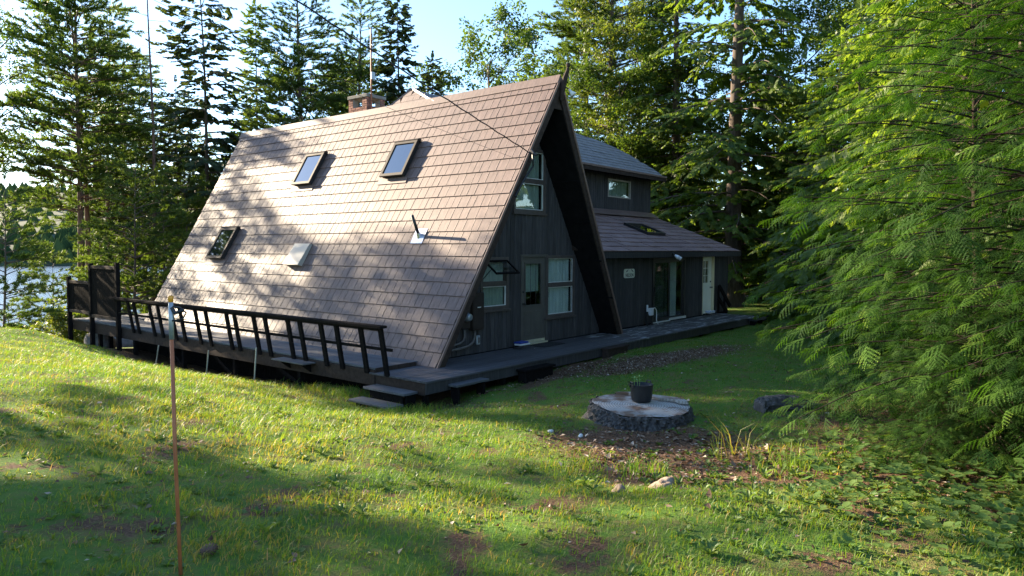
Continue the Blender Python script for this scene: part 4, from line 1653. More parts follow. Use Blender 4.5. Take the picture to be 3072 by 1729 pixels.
b = MB()
b.cbox(11.35, 11.41, YW - .078, YW - .071, .24, .36, .003)
b.build('lid', M['conduit'], t_)
t_ = thing('wall_vent_hood', 'small brown vent hood high on the gable wall', 'vent', (15.1, YW - .1, 2.2))
b = MB()
b.prism([(15.0, YW - .02, 2.36), (15.0, YW - .14, 2.26), (15.0, YW - .14, 2.23), (15.0, YW - .02, 2.23)], (.17, 0, 0))
b.build('hood', M['brown_wood'], t_)
b = MB()
b.cbox(13.985 - .06, 13.985 - .02, YW - .04, YW - .019, 1.10, 1.22, .003)
t_ = b.solo('doorbell', M['black_plastic'], 'small dark doorbell between the front door and window', 'doorbell', (13.95, YW - .03, 1.1))

# hose bib stand by the slider
t_ = thing('hose_stand', 'standing water spigot with a white box and hose beside the sliding door', 'spigot', (18.95, 10.0, 0))
b = MB()
b.tube([(18.82, 10.02, 0), (18.82, 10.02, .42)], .030, 10)
b.tube([(18.82, 10.02, .28), (18.82, 10.02, .34)], .045, 10)
b.build('standpipe', M['black_metal'], t_)
b = MB()
b.tube([(18.82, 10.02, .42), (18.82, 10.02, .62)], .028, 10)
b.build('gauge_tube', M['white_plastic'], t_)
b = MB()
b.tube([(19.12, 10.02, 0), (19.12, 10.02, .46)], .032, 10)
b.build('post', M['black_metal'], t_)
b = MB()
b.cbox(18.90, 19.08, 9.94, 10.04, .30, .52, .012)
b.build('valve_box', M['white_plastic'], t_)
b = MB()
b.tube([(19.06, 9.99, .50), (19.15, 9.94, .52), (19.22, 9.93, .44), (19.22, 9.92, .30), (19.17, 9.90, .15), (19.22, 9.86, .02)], .014, 8)
b.build('hose', M['white_strip'], t_, True)
t_ = thing('wooden_bracket', 'leaning black timber brace at the right end of the wing', 'brace', (24.4, 10.0, 0))
b = MB()
b.bar((24.18, 10.05, .98), (24.95, 9.95, .22), .05, .12)
b.build('rail', M['black_wood'], t_)
b = MB()
b.bar((24.12, 10.05, .55), (24.70, 9.95, .02), .05, .12)
b.build('rail', M['black_wood'], t_)
b = MB()
b.bar((24.55, 10.0, .02), (24.55, 10.0, .55), .06, .06, (1, 0, 0))
b.build('post', M['black_wood'], t_)
b = MB()
b.bar((24.16, 10.06, .02), (24.16, 10.06, 1.0), .06, .06, (1, 0, 0))
b.build('post', M['black_wood'], t_)

# tv antenna mast on the chimney
t_ = thing('antenna_mast', 'thin antenna mast with crossbars standing behind the chimney', 'antenna', (13.62, 16.18, 6.3))
b = MB()
b.tube([(13.60, 16.19, 6.2), (13.60, 16.19, 8.55)], .022, 8)
b.build('mast', M['rust'], t_)
b = MB()
b.tube([(13.45, 15.95, 8.0), (13.62, 16.2, 8.12), (13.9, 16.6, 8.02)], .008, 6)
b.build('boom', M['galv'], t_)
for (xx, yy, z0, z1) in ((13.47, 15.98, 7.75, 8.5), (13.75, 16.4, 7.8, 8.6), (13.86, 16.55, 7.8, 8.5)):
    b = MB()
    b.tube([(xx, yy, z0), (xx, yy, z1)], .006, 5)
    b.build('element', M['galv'], t_)
b = MB()
b.cbox(13.55, 13.68, 16.10, 16.16, 7.10, 7.32, .01)
b.build('amplifier', M['galv'], t_)

# service cable and thin wire
def sag(a, b_, drop, n=28, tw=0.0):
    out = []
    for k in range(n + 1):
        t = k / n
        p_ = Vector(a).lerp(Vector(b_), t)
        p_.z -= drop * 4 * t * (1 - t)
        p_ += Vector((0, tw * math.sin(k * 2.1), tw * math.cos(k * 2.1)))
        out.append(p_)
    return out


b = MB()
b.tube(sag((12.0, 9.12, 4.24), (-1.0, 6.40, 6.45), .05, 60, .006), .0115, 6)
b.solo('service_cable', M['black_plastic'], 'thick black service cable running from the gable up out of view', 'cable', (12.0, 9.12, 4.24))
b = MB()
b.tube(sag((11.95, 9.15, 4.05), (-2, 10.5, 7.6), .35, 40), .0035, 5)
b.solo('phone_wire', M['black_plastic'], 'thin dark wire crossing the roof below the thick cable', 'wire', (11.95, 9.15, 4.05))
b = MB()
t_ = thing('cable_mast', 'twisted cable drop clamped along the front roof edge', 'cable', (11.9, 9.15, 3.6))
b.tube([(12.0, 9.12, 4.24), (11.98, 9.10, 4.12), (12.02, 9.12, 4.0), (11.90, 9.16, 3.85), (11.75, 9.22, 3.6), (11.6, 9.26, 3.35)], .022, 7)
b.build('cable_run', M['black_plastic'], t_)
b = MB()
b.tube([(12.0, 9.16, 4.34), (11.98, 9.08, 4.26), (12.0, 9.02, 4.22)], .03, 7)
b.build('insulator', M['black_metal'], t_)

# ------------------------------------------------------------------ yard things
# driveway marker in front
mk = thing('driveway_marker', 'rusty orange driveway marker rod with grey upper sleeve in the foreground', 'marker', (1.73, 3.63, .55))
b = MB()
b.tube([(1.745, 3.62, gz1(1.73, 3.63) - .25), (1.733, 3.635, 1.2), (1.726, 3.631, 1.80)], .0098, 10)
b.build('rod', M['rust'], mk, True)
b = MB()
b.tube([(1.7262, 3.631, 1.795), (1.725, 3.63, 1.985)], .0122, 10)
b.build('sleeve', M['galv'], mk, True)
b = MB()
b.tube([(1.725, 3.63, 1.980), (1.725, 3.63, 2.012), (1.725, 3.63, 2.020)], [.010, .0155, .010], 10)
b.build('cap', M['orange_cap'], mk, True)
b = MB()
b.tube([(1.725, 3.626, 1.965), (1.757, 3.602, 1.957), (1.78, 3.58, 1.93), (1.765, 3.588, 1.90), (1.725, 3.62, 1.89)], .0048, 6)
b.tube([(1.725, 3.626, 1.957), (1.737, 3.61, 1.93), (1.772, 3.586, 1.945)], .011, 6)
b.build('wire_tie', M['black_plastic'], mk)
for (x, y, zt, dy, lab) in ((7.75, 17.2, -.05, -.2, 'thin pale stake leaning by the deck, leftmost of the three'), (7.8, 14.9, .03, -.12, 'thin grey stake by the side deck, middle of the three'), (7.8, 12.98, .26, -.09, 'thin grey stake by the side deck, nearest the corner steps')):
    b = MB()
    g_ = gz1(x, y)
    b.tube([(x, y, g_ - .2), (x + .02, y + dy, zt)], .014, 8)
    b.solo('garden_stake', M['galv'], lab, 'stake', (x, y, g_))
# boulders
def rock(name, c, r, label, seed, flat=.7, matl='stone', nu=18, nv=12, rough=.16):
    r_ = np.random.default_rng(seed)
    ph = r_.random((6, 3)) * 6.28
    fr = r_.normal(0, 1.6, (6, 3))
    vs, fs = [], []
    for i in range(nv + 1):
        th = math.pi * i / nv
        for k in range(nu):
            a = 2 * math.pi * k / nu
            d = np.array((math.sin(th) * math.cos(a), math.sin(th) * math.sin(a), math.cos(th)))
            w = 1 + rough * sum(math.sin(fr[j] @ d * 1.8 + ph[j, 0]) for j in range(6)) / 2.2
            vs.append((c[0] + d[0] * r[0] * w, c[1] + d[1] * r[1] * w, c[2] + d[2] * r[2] * w))
    for i in range(nv):
        for k in range(nu):
            a, b2 = i * nu + k, i * nu + (k + 1) % nu
            fs.append((a, a + nu, b2 + nu, b2))
    q = MB()
    q.add(vs, fs)
    return q.solo(name, M[matl], label, 'rock', (c[0], c[1], c[2] - r[2] * .6), smooth=True)


rock('boulder', (9.0, 23.75, gz1(9, 23.75) + .10), (.42, .55, .42), 'grey boulder under the far end of the side deck', 3)
rock('boulder', (10.6, 26.6, gz1(10.6, 26.6) + .15), (.8, .9, .5), 'low brown boulder on the lake bank beyond the deck posts', 9)
rock('small_rock', (6.9, 4.95, gz1(6.9, 4.95) + .005), (.05, .035, .022), 'small white stone left of the stump', 11, nu=10, nv=6, matl='white_strip')
rock('small_rock', (7.05, 4.62, gz1(7.05, 4.62) + .005), (.032, .03, .028), 'small white stone against the stump bark', 12, nu=10, nv=6, matl='white_strip')
M['sandstone'] = noisy('pale_brown_stone', [(0.25, (0.15, 0.10, 0.07)), (0.55, (0.25, 0.18, 0.13)), (0.8, (0.36, 0.29, 0.22))], 9, (1, 1, 1), 0.9, 0.7, 30)
rock('small_rock', (5.25, 2.62, gz1(5.25, 2.62) - .01), (.13, .09, .065), 'pale brown stone at the front edge of the bare patch', 13, nu=22, nv=14, matl='sandstone', rough=.34)
rock('small_rock', (4.80, 2.78, gz1(4.8, 2.78) - .005), (.06, .05, .045), 'small whitish stone left of the brown stone in the grass', 14, nu=16, nv=10, matl='sandstone', rough=.34)

# tree stump
SX, SY = 8.45, 4.58
SZ = gz1(SX, SY)
stp = thing('tree_stump', 'broad old tree stump with a pale cut top in the lawn', 'stump', (SX, SY, SZ - .1))
ns_, nl_ = 180, 16
vs, fs = [], []
sr = np.random.default_rng(21)
lob = [sr.random() * 6.28 for _ in range(8)]
ztop = .170


def srad(a):
    return .635 * (1 + .09 * math.sin(2 * a + lob[0]) + .05 * math.sin(3 * a + lob[1]) + .03 * math.sin(5 * a + lob[2]))


for i in range(nl_ + 1):
    t = i / nl_
    for k in range(ns_):
        a = 2 * math.pi * k / ns_
        flare = 1 + .30 * (1 - t) ** 2.2 * (1 + .6 * math.sin(5 * a + lob[3]) + .3 * math.sin(9 * a + lob[4]))
        ridge = .013 * math.sin(37 * a + 3 * math.sin(t * 5 + 3 * a) + 2 * math.sin(5 * a)) + .010 * math.sin(61 * a + 7 * t + 3 * math.sin(7 * a)) + .012 * math.sin(17 * a + lob[5] + 9 * t)
        r_ = srad(a) * flare + ridge + .011 * sr.normal()
        if i == nl_:
            r_ -= .012
        zt_ = ztop + .02 * math.sin(a + 1) + (.012 * math.sin(9 * a) if i == nl_ else 0)
        z = SZ - .18 + (zt_ - SZ + .18) * t
        vs.append((SX + r_ * math.cos(a), SY + r_ * math.sin(a), z))
for i in range(nl_):
    for k in range(ns_):
        a, b2 = i * ns_ + k, i * ns_ + (k + 1) % ns_
        fs.append((a, b2, b2 + ns_, a + ns_))
b = MB()
b.add(vs, fs)
b.build('bark', M['stump_bark'], stp)
# cut face
m_, nt, p = mat('grey_cut_wood')
tc = nt.nodes.new("ShaderNodeTexCoord")
wv = node(nt, "ShaderNodeTexWave", wave_type='RINGS', rings_direction='Z', i_Scale=9.0, i_Distortion=3.0, i_Detail=3.0)
nt.links.new(tc.outputs['Object'], wv.inputs['Vector'])
cr = ramp(nt, [(0.2, (0.30, 0.27, 0.24)), (0.8, (0.46, 0.43, 0.39))])
nt.links.new(wv.outputs['Fac'], cr.inputs[0])
n5 = pos_noise(nt, 3.4, (1, 1, 1), 6, .65)
c5 = ramp(nt, [(0.46, (0, 0, 0)), (0.60, (1, 1, 1))])
nt.links.new(n5.outputs[0], c5.inputs[0])
mx = node(nt, "ShaderNodeMix", data_type='RGBA')
nt.links.new(c5.outputs[0], mx.inputs[0])
nt.links.new(cr.outputs[0], mx.inputs[6])
mx.inputs[7].default_value = (0.17, 0.095, 0.055, 1)
nt.links.new(mx.outputs[2], p.inputs['Base Color'])
p.inputs['Roughness'].default_value = .8
M['cut_wood'] = m_
vs, fs = [(SX, SY, ztop + .004)], []
for j in range(1, 7):
    for k in range(72):
        a = 2 * math.pi * k / 72
        r_ = (srad(a) - .014) * j / 6
        vs.append((SX + r_ * math.cos(a), SY + r_ * math.sin(a), ztop + .004 + .02 * math.sin(a + 1) * j / 6 + .004 * math.sin(7 * a + j)))
for k in range(72):
    fs.append((0, 1 + k, 1 + (k + 1) % 72))
for j in range(5):
    for k in range(72):
        a, b2 = 1 + j * 72 + k, 1 + j * 72 + (k + 1) % 72
        fs.append((a, a + 72, b2 + 72, b2))
b = MB()
b.add(vs, fs)
b.build('cut_face', M['cut_wood'], stp)
b = MB()      # slab left standing on the far half
pl = []
for k in range(25):
    a = R(-75) + R(140) * k / 24
    pl.append((SX + .10 + (srad(a) - .10) * math.cos(a) * .92, SY + (srad(a) - .06) * math.sin(a), ztop + .022))
pl += [(SX + .36 + .03 * math.sin(k * 1.9), SY + .50 - 1.02 * k / 10, ztop + .022) for k in range(11)]
b.prism(pl, (0, 0, .035))
b.build('raised_slab', M['cut_wood'], stp)

# black grow pot with seedling
PX, PY, PZ = 8.62, 4.66, ztop + .012
pot = thing('grow_pot', 'black fabric grow pot with a small seedling standing on the stump', 'plant pot', (PX, PY, PZ))
b = MB()
b.lathe((PX, PY, PZ), [(.105, 0), (.128, .012), (.140, .05), (.150, .14), (.158, .235), (.160, .24), (.150, .24), (.146, .20)], 28)
b.build('pot', M['black_plastic'], pot, True)
b = MB()
b.lathe((PX, PY, PZ), [(.148, .19), (.145, .20), (.05, .205)], 20)
b.build('soil', M['soil_pot'], pot)
for a in (R(150), R(-10)):
    b = MB()
    cx_, cy_ = PX + .155 * math.cos(a), PY + .155 * math.sin(a)
    tx, ty = -math.sin(a), math.cos(a)
    b.tube([(cx_ - tx * .045, cy_ - ty * .045, PZ + .20), (cx_ - tx * .03, cy_ - ty * .03, PZ + .27), (cx_ + tx * .03, cy_ + ty * .03, PZ + .27), (cx_ + tx * .045, cy_ + ty * .045, PZ + .20)], .010, 6)
    b.build('handle', M['black_plastic'], pot)
for (dx, dy, hgt, aa) in ((-.06, .08, .13, 0.4), (-.02, .02, .15, 2.2), (-.05, .04, .10, 3.9)):
    x, y = PX + dx, PY + dy
    q = MB()
    q.tube([(x, y, PZ + .19), (x + .005, y, PZ + .19 + hgt * .6), (x + .012, y + .006, PZ + .19 + hgt)], .003, 5)
    M.setdefault('seedling', noisy('seedling_green', [(0.3, (0.16, 0.30, 0.06)), (0.7, (0.24, 0.40, 0.10))], 9))
    sdl = q.build('seedling', M['seedling'], pot)
    for k in range(4):
        a = aa + k * 1.57
        u = Vector((math.cos(a), math.sin(a), .25))
        w = Vector((-math.sin(a), math.cos(a), 0))
        p0 = Vector((x + .012, y + .006, PZ + .19 + hgt))
        q = MB()
        q.add([p0, p0 + u * .03 + w * .013, p0 + u * .065, p0 + u * .03 - w * .013], [(0, 1, 2, 3)])
        q.build('leaf', M['seedling'], sdl)

# old root log behind the stump, under the hemlock
b = MB()
pts, rad = [], []
for k in range(14):
    t = k / 13
    pts.append((9.55 + .9 * t, 3.75 - 1.0 * t + .05 * math.sin(t * 9), gz1(9.55 + .9 * t, 3.75 - t) + .10 + .05 * math.sin(t * 5)))
    rad.append(.13 + .07 * math.sin(t * 3.1) + .02 * math.sin(t * 17))
nl2, ns2 = 26, 40
vs, fs = [], []
for i in range(nl2 + 1):
    t = i / nl2
    c_ = Vector((9.75 + .62 * t, 3.45 - .70 * t + .06 * math.sin(t * 9), gz1(9.75 + .62 * t, 3.45 - .7 * t) + .01 + .04 * math.sin(t * 5)))
    rr0 = (.17 + .06 * math.sin(t * 3.1 + .5)) * (1 - .35 * t) * (1 if 0 < i < nl2 else .82)
    for k in range(ns2):
        a = 2 * math.pi * k / ns2
        q = rr0 * (1 + .10 * math.sin(3 * a + t * 6) + .07 * math.sin(11 * a + 4 * math.sin(t * 8)) + .05 * sr.normal())
        vs.append(c_ + Vector((.74 * q * math.cos(a), .67 * q * math.cos(a), .8 * q * math.sin(a))))
for i in range(nl2):
    for k in range(ns2):
        a, b2 = i * ns2 + k, i * ns2 + (k + 1) % ns2
        fs.append((a, b2, b2 + ns2, a + ns2))
fs += [tuple(range(ns2 - 1, -1, -1)), tuple(range(nl2 * ns2, (nl2 + 1) * ns2))]
b.add(vs, fs)
b.solo('old_log', M['stump_bark'], 'dark weathered log lying between the stump and the hemlock', 'log', pts[0])

# pine cone in the near grass
pcx, pcy = 1.98, 3.80
b = MB()
g_ = gz1(pcx, pcy)
for i in range(9):
    for k in range(7):
        a = 2 * math.pi * (k + i * .5) / 7
        r_ = .026 * math.sin(math.pi * (i + 1.2) / 10.5)
        c_ = Vector((pcx - .04 + i * .011, pcy + r_ * math.cos(a), g_ + .035 + r_ * math.sin(a)))
        o_ = Vector((.6, math.cos(a), math.sin(a))) * .011
        s_ = Vector((0, -math.sin(a), math.cos(a))) * .008
        b.add([c_ - s_, c_ + s_, c_ + o_ + s_ * .6, c_ + o_ - s_ * .6], [(0, 1, 2, 3)])
b.lathe((pcx - .045, pcy, g_ + .035), [(.004, 0), (.015, .03), (.016, .07), (.004, .105)], 8, 'x')
b.solo('pine_cone', M['bark_red'], 'single brown pine cone lying in the near grass', 'pine cone', (pcx, pcy, g_))

# ------------------------------------------------------------------ trees
def at(px, depth):
    """where a bearing seen in the 3072 px wide photograph lies at a given forward distance"""
    lat = (px - 1536) / 2130.6 * depth
    return depth * math.cos(YAW) + lat * math.sin(YAW), depth * math.sin(YAW) - lat * math.cos(YAW)


class Foliage:
    def __init__(self):
        self.V, self.F3, self.F4, self.T, self.n = [], [], [], [], 0

    def inst(self, tmpl, pos, d, up, scale, tint):
        """place a template (+x forward, +z up) at each pos"""
        tv, tf, tt = tmpl
        pos, d, up = np.asarray(pos, float), np.asarray(d, float), np.asarray(up, float)
        d = d / (np.linalg.norm(d, axis=1, keepdims=True) + 1e-9)
        s = np.cross(up, d)
        s /= (np.linalg.norm(s, axis=1, keepdims=True) + 1e-9)
        u = np.cross(d, s)
        Rm = np.stack([d, s, u], -1)
        V = np.einsum('nij,mj->nmi', Rm, tv) * np.asarray(scale)[:, None, None] + pos[:, None, :]
        N, m_ = V.shape[:2]
        F = tf[None] + (np.arange(N) * m_)[:, None, None] + self.n
        (self.F3 if tf.shape[1] == 3 else self.F4).append(F.reshape(-1, tf.shape[1]))
        self.V.append(V.reshape(-1, 3))
        self.T.append(np.clip(np.asarray(tint)[:, None] + tt[None], 0, 1).reshape(-1))
        self.n += N * m_

    def mesh(self, name, matl):
        fs = ([np.concatenate(self.F3)] if self.F3 else []) + ([np.concatenate(self.F4)] if self.F4 else [])
        me_ = np_mesh(name, np.concatenate(self.V), fs, tint=np.concatenate(self.T))
        me_.materials.append(matl)
        return me_


def nrm(v):
    return v / (np.linalg.norm(v, axis=-1, keepdims=True) + 1e-9)


def t_pine(r, n=50, L=.46, nl=.175, w=.020):
    t = r.random(n) ** .8
    ph = r.random(n) * 6.283
    an = np.radians(30 + 30 * r.random(n))
    b0 = np.stack([t * L, np.zeros(n), np.zeros(n)], -1)
    d = np.stack([np.cos(an), np.sin(an) * np.cos(ph), np.sin(an) * np.sin(ph) + .12], -1)
    sd = nrm(np.cross(d, r.normal(size=(n, 3))))
    ln = nl * (.8 + .5 * r.random(n))[:, None]
    V = np.stack([b0 - sd * w, b0 + sd * w, b0 + d * ln], 1).reshape(-1, 3)
    return V, np.arange(3 * n).reshape(-1, 3), np.repeat(r.normal(0, .10, n), 3) + np.tile((0, 0, .08), n)


def t_spruce(r, n=14, L=.44, w=.046):
    """flat finger spray, drooping side twigs"""
    V, F, T = [], [], []
    for k in range(n):
        t = k / n
        sgn = 1 if k % 2 else -1
        b0 = np.array([t * L, 0, -.02 * t])
        ln = .20 * (1 - .6 * t) * (.8 + .4 * r.random())
        d = nrm(np.array([.75, sgn * .75, -.35 - .3 * r.random()]))
        s = nrm(np.cross(d, np.array([r.normal() * .4, r.normal() * .4, 1])))
        i = len(V)
        V += [b0 - s * w * .5, b0 + s * w * .5, b0 + d * ln * .6 + s * w, b0 + d * ln, b0 + d * ln * .6 - s * w]
        F += [(i, i + 1, i + 2), (i, i + 2, i + 4), (i + 4, i + 2, i + 3)]
        T += [r.normal(0, .08)] * 5
    return np.array(V), np.array(F), np.array(T)


def t_hemlock(r, L=.23, twigs=10, needles=8, droop=.20, nw=.0065, nlen=.0155):
    """flat feathery spray: alternate side twigs set with two rows of short needles"""
    V, F, T = [], [], []

    def row(p0, d, ln, nn):
        up = np.array([0, 0, 1.0])
        s = nrm(np.cross(up, d))
        for k in range(nn):
            t = (k + .5) / nn
            p = p0 + d * ln * t + np.array([0, 0, -droop * .12 * t * t])
            for sg in (-1, 1):
                e = p + (s * sg * (.85 - .3 * t) + d * .65) * nlen * (1.25 - .5 * t) + np.array([0, 0, r.normal() * .002])
                w_ = d * nw
                i = len(V)
                V.extend([p - w_, p + w_, e])
                F.append((i, i + 1, i + 2))
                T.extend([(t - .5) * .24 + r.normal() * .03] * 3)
    for k in range(twigs):
        t = (k + .6) / twigs
        sg = 1 if k % 2 else -1
        p0 = np.array([t * L, 0, -droop * L * t * t])
        ln = L * .52 * (1 - t) ** .7 * (.75 + .4 * r.random()) + .035
        d = nrm(np.array([.72, sg * .70, -.12 - .25 * t - .1 * r.random()]))
        row(p0, d, ln, max(3, int(needles * ln / (L * .4))))
    return np.array(V), np.array(F), np.array(T)


def t_leaves(r, n=22, R0=.34, l=.115):
    V, F, T = [], [], []
    for k in range(n):
        c = r.normal(size=3)
        c = c / np.linalg.norm(c) * R0 * r.random() ** .45
        c[2] *= .7
        d = nrm(np.array([r.normal(), r.normal(), -.35 + .5 * r.normal()]))
        u = nrm(np.array([r.normal() * .6, r.normal() * .6, 1.0]))
        s = nrm(np.cross(d, u))
        q = l * (.7 + .6 * r.random())
        i = len(V)
        V += [c, c + d * q * .5 + s * q * .36, c + d * q, c + d * q * .5 - s * q * .36]
        F.append((i, i + 1, i + 2, i + 3))
        T += [r.normal(0, .13)] * 4
    return np.array(V), np.array(F), np.array(T)


def trunk_path(r, H, lean=.3, n=14):
    t = np.linspace(0, 1, n)
    a = r.random() * 6.28
    return np.stack([lean * np.cos(a) * t ** 1.5 + .05 * np.sin(t * 7 + a) * H / 15, lean * np.sin(a) * t ** 1.5 + .05 * np.cos(t * 6) * H / 15, H * t], -1)


def interp_path(P, h):
    return np.array([np.interp(h, P[:, 2], P[:, 0]), np.interp(h, P[:, 2], P[:, 1]), h])


def conifer(seed, H, r0, cb, Lmax, kind, whorl=.55, per=5, prof=1.0, density=1.0, lean=.3, gaps=.15, rise=.2, droop=.25, asym=0.0):
    """returns (trunk mesh builder, foliage). kind: pine | spruce | hemlock | hemlock_near"""
    r = np.random.default_rng(seed)
    wood, fol = MB(), Foliage()
    P = trunk_path(r, H, lean)
    rad = [r0 * (1.25 if i == 0 else 1) * (1 - .93 * (i / (len(P) - 1)) ** .85) for i in range(len(P))]
    wood.tube([Vector((0, 0, -.6))] + [Vector(p) for p in P], [rad[0] * 1.25] + rad, 10 if r0 > .1 else 7)
    if kind == 'pine':
        TM = [t_pine(r) for _ in range(4)]
        step, sc = .30, 1.0
    elif kind == 'spruce':
        TM = [t_spruce(r) for _ in range(4)]
        step, sc = .26, 1.1
    elif kind == 'hemlock':
        TM = [t_spruce(r, 15, .50, .040) for _ in range(4)]
        step, sc = .27, 1.15
    else:
        TM = [t_hemlock(r) for _ in range(5)]
        step, sc = .112, .95
    acc = [[] for _ in TM]
    h = cb
    while h < H - .15:
        f = (h - cb) / (H - cb)
        if kind == 'pine':
            Lr = Lmax * (math.sin(math.pi * min(1, .30 + .70 * f)) ** .6) * (1 - .15 * f) + .15
        else:
            Lr = Lmax * ((1 - f) ** prof) * (.55 + .45 * min(1, f * 5 + .35)) + .12
        nb = max(3, int(round(per * (1 - .4 * f))))
        a0 = r.random() * 6.28
        for k in range(nb):
            if r.random() < gaps:
                continue
            a = a0 + 6.283 * k / nb + r.normal() * .25
            L = Lr * (.65 + .5 * r.random()) * (1 + asym * math.cos(a - 2.4))
            hb = h + r.normal() * whorl * .3
            p0 = interp_path(P, min(max(hb, .2), H - .05))
            dh = np.array([math.cos(a), math.sin(a), 0])
            sd = np.array([-dh[1], dh[0], 0])
            rs = rise * (.6 + .8 * r.random()) + (.35 * f if kind != 'pine' else .25 * f)
            dr = droop * (.6 + .8 * r.random())
            bend = r.normal() * .12
            ts = np.linspace(0, 1, 6)
            curl = .18 if kind == 'spruce' else 0.0
            path = p0 + dh * (L * ts)[:, None] + sd * (bend * L * ts ** 2)[:, None] + np.array([0, 0, 1.0]) * (L * (rs * ts - dr * ts ** 2 + curl * ts ** 4))[:, None]
            br = max(.006, min(r0 * .32, .014 * L + .004)) * (.5 if kind == 'hemlock_near' else 1)
            wood.tube([Vector(q) for q in path], [br * (1 - .85 * t_) + .002 for t_ in ts], 4, False)
            # side twigs carrying the sprays
            t = .16 if L > .8 else .3
            if kind == 'pine':
                t = .34
            sg = 1
            while t < 1.0:
                c = np.array([np.interp(t, ts, path[:, i]) for i in range(3)])
                tang = nrm(np.array([np.interp(min(t + .08, 1), ts, path[:, i]) - np.interp(t - .08, ts, path[:, i]) for i in range(3)]))
                l2 = (L * (.42 if kind != 'pine' else .36) * (1 - .72 * t) + .16) * (1.0 if kind != 'hemlock_near' else .45 + .8 * r.random())
                jt = .40 if kind == 'hemlock_near' else .16
                sg = -sg
                d2 = nrm(tang * .62 + sg * sd * (.75 + .2 * r.random()) + np.array([0, 0, (.10 if kind == 'pine' else (-.07 if kind == 'hemlock_near' else -.22)) + r.normal() * .14]))
                n2 = max(1, int(l2 / (.26 if kind != 'hemlock_near' else .165)))
                for j in range(n2):
                    q = c + d2 * l2 * (j + .25) / n2 + r.normal(size=3) * (.035 if jt < .2 else .07)
                    dd = nrm(d2 * .8 + tang * .35 + r.normal(size=3) * jt * np.array([1, 1, 1.0 if jt < .2 else .42]) + np.array([0, 0, .16 if kind == 'pine' else -.14]))
                    i = r.integers(len(TM))
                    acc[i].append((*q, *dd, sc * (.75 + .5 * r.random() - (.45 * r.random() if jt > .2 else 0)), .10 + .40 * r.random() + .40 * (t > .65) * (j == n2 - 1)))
                t += step / L / density * (.7 + .6 * r.random())
            i = r.integers(len(TM))
            acc[i].append((*path[-1], *nrm(path[-1] - path[-2]), sc, .62 + .2 * r.random()))
        h += whorl * (.7 + .6 * r.random()) * (1 - .35 * f)
    # leader
    i = 0
    acc[i].append((*P[-1], 0.05, 0.05, 1, sc, .6))
    for TMi, A in zip(TM, acc):
        if not A:
            continue
        A = np.array(A)
        upv = np.tile((0, 0, 1.0), (len(A), 1)) + r.normal(0, (.26 if kind == 'hemlock_near' else .28), (len(A), 3))
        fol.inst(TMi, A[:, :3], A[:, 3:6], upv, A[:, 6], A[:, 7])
    return wood, fol


def broadleaf(seed, H, r0, cb, W, n_tips=420, leaf=.115, fork=None, sparse=1.0, lim=9, radius=.36, per_tip=22):
    """deciduous tree: trunk, limbs splitting twice, leaf clumps on the ends"""
    r = np.random.default_rng(seed)
    wood, fol = MB(), Foliage()
    P = trunk_path(r, H * .82, .5, 10)
    rad = [r0 * (1 - .85 * (i / 9) ** .9) for i in range(10)]
    wood.tube([Vector((0, 0, -.6))] + [Vector(p) for p in P], [rad[0] * 1.3] + rad, 9)
    tips = []
    for k in range(lim):
        h = cb + (H * .80 - cb) * (k + .3 * r.random()) / lim
        f = (h - cb) / (H - cb)
        p0 = interp_path(P, h)
        a = k * 2.4 + r.normal() * .4
        L = W * (.55 + .6 * math.sin(math.pi * min(1, .25 + .75 * f))) * (.75 + .35 * r.random())
        d = nrm(np.array([math.cos(a), math.sin(a), .55 + .7 * f]))
        p1 = p0 + d * L * .55 + r.normal(size=3) * .1
        rr_ = r0 * .38 * (1 - .5 * f)
        wood.tube([Vector(p0), Vector((p0 + p1) / 2 + r.normal(size=3) * .08), Vector(p1)], [rr_, rr_ * .75, rr_ * .5], 5, False)
        for j in range(5):
            d2 = nrm(d + r.normal(size=3) * .65 + np.array([0, 0, .15]))
            p2 = p1 + d2 * L * (.35 + .3 * r.random()) if j < 4 else p0 + d * L * .3 + d2 * L * .35
            st_ = p1 if j < 4 else p0 + d * L * .3
            wood.tube([Vector(st_), Vector(p2)], [rr_ * .42, rr_ * .16], 4, False)
            for q in range(3):
                d3 = nrm(d2 + r.normal(size=3) * .8)
                p3 = p2 + d3 * (.35 + .7 * r.random()) * W * .22
                wood.tube([Vector(p2), Vector(p3)], [rr_ * .16, .006], 3, False)
                tips += [p3, (p2 + p3) / 2, p2 + r.normal(size=3) * .3]
    tips = np.array(tips)
    if len(tips) < n_tips:
        ex = tips[r.integers(len(tips), size=n_tips - len(tips))] + r.normal(0, .34 * W / 3, (n_tips - len(tips), 3))
        tips = np.concatenate([tips, ex])
    tips = tips[r.random(len(tips)) < sparse]
    TM = [t_leaves(r, per_tip, radius, leaf) for _ in range(5)]
    which = r.integers(5, size=len(tips))
    for i, T_ in enumerate(TM):
        A = tips[which == i]
        if len(A):
            fol.inst(T_, A, r.normal(size=(len(A), 3)), np.tile((0, 0, 1.0), (len(A), 1)) + r.normal(0, .35, (len(A), 3)), .75 + .6 * r.random(len(A)), .30 + .40 * r.random(len(A)))
    return wood, fol


PROTO = {}


def proto(key, maker, bark, leaf):
    w, f = maker()
    me_ = bpy.data.meshes.new('trunk')
    me_.from_pydata([tuple(v) for v in w.v], [], w.f)
    for p_ in me_.polygons:
        p_.use_smooth = True
    me_.materials.append(bark)
    PROTO[key] = (me_, f.mesh('crown', leaf))


def plant(key, name, label, x, y, s=1.0, rz=0.0, group=None, cat='tree', sink=0.1, sz=None, tilt=(0, 0)):
    e = thing(name, label, cat, (x, y, gz1(x, y) - sink), group)
    e.rotation_euler = (tilt[0], tilt[1], rz)
    e.scale = (s, s, sz or s)
    tk, cr_ = PROTO[key]
    put(bpy.data.objects.new('trunk', tk), e)
    put(bpy.data.objects.new('crown', cr_), e)
    return e


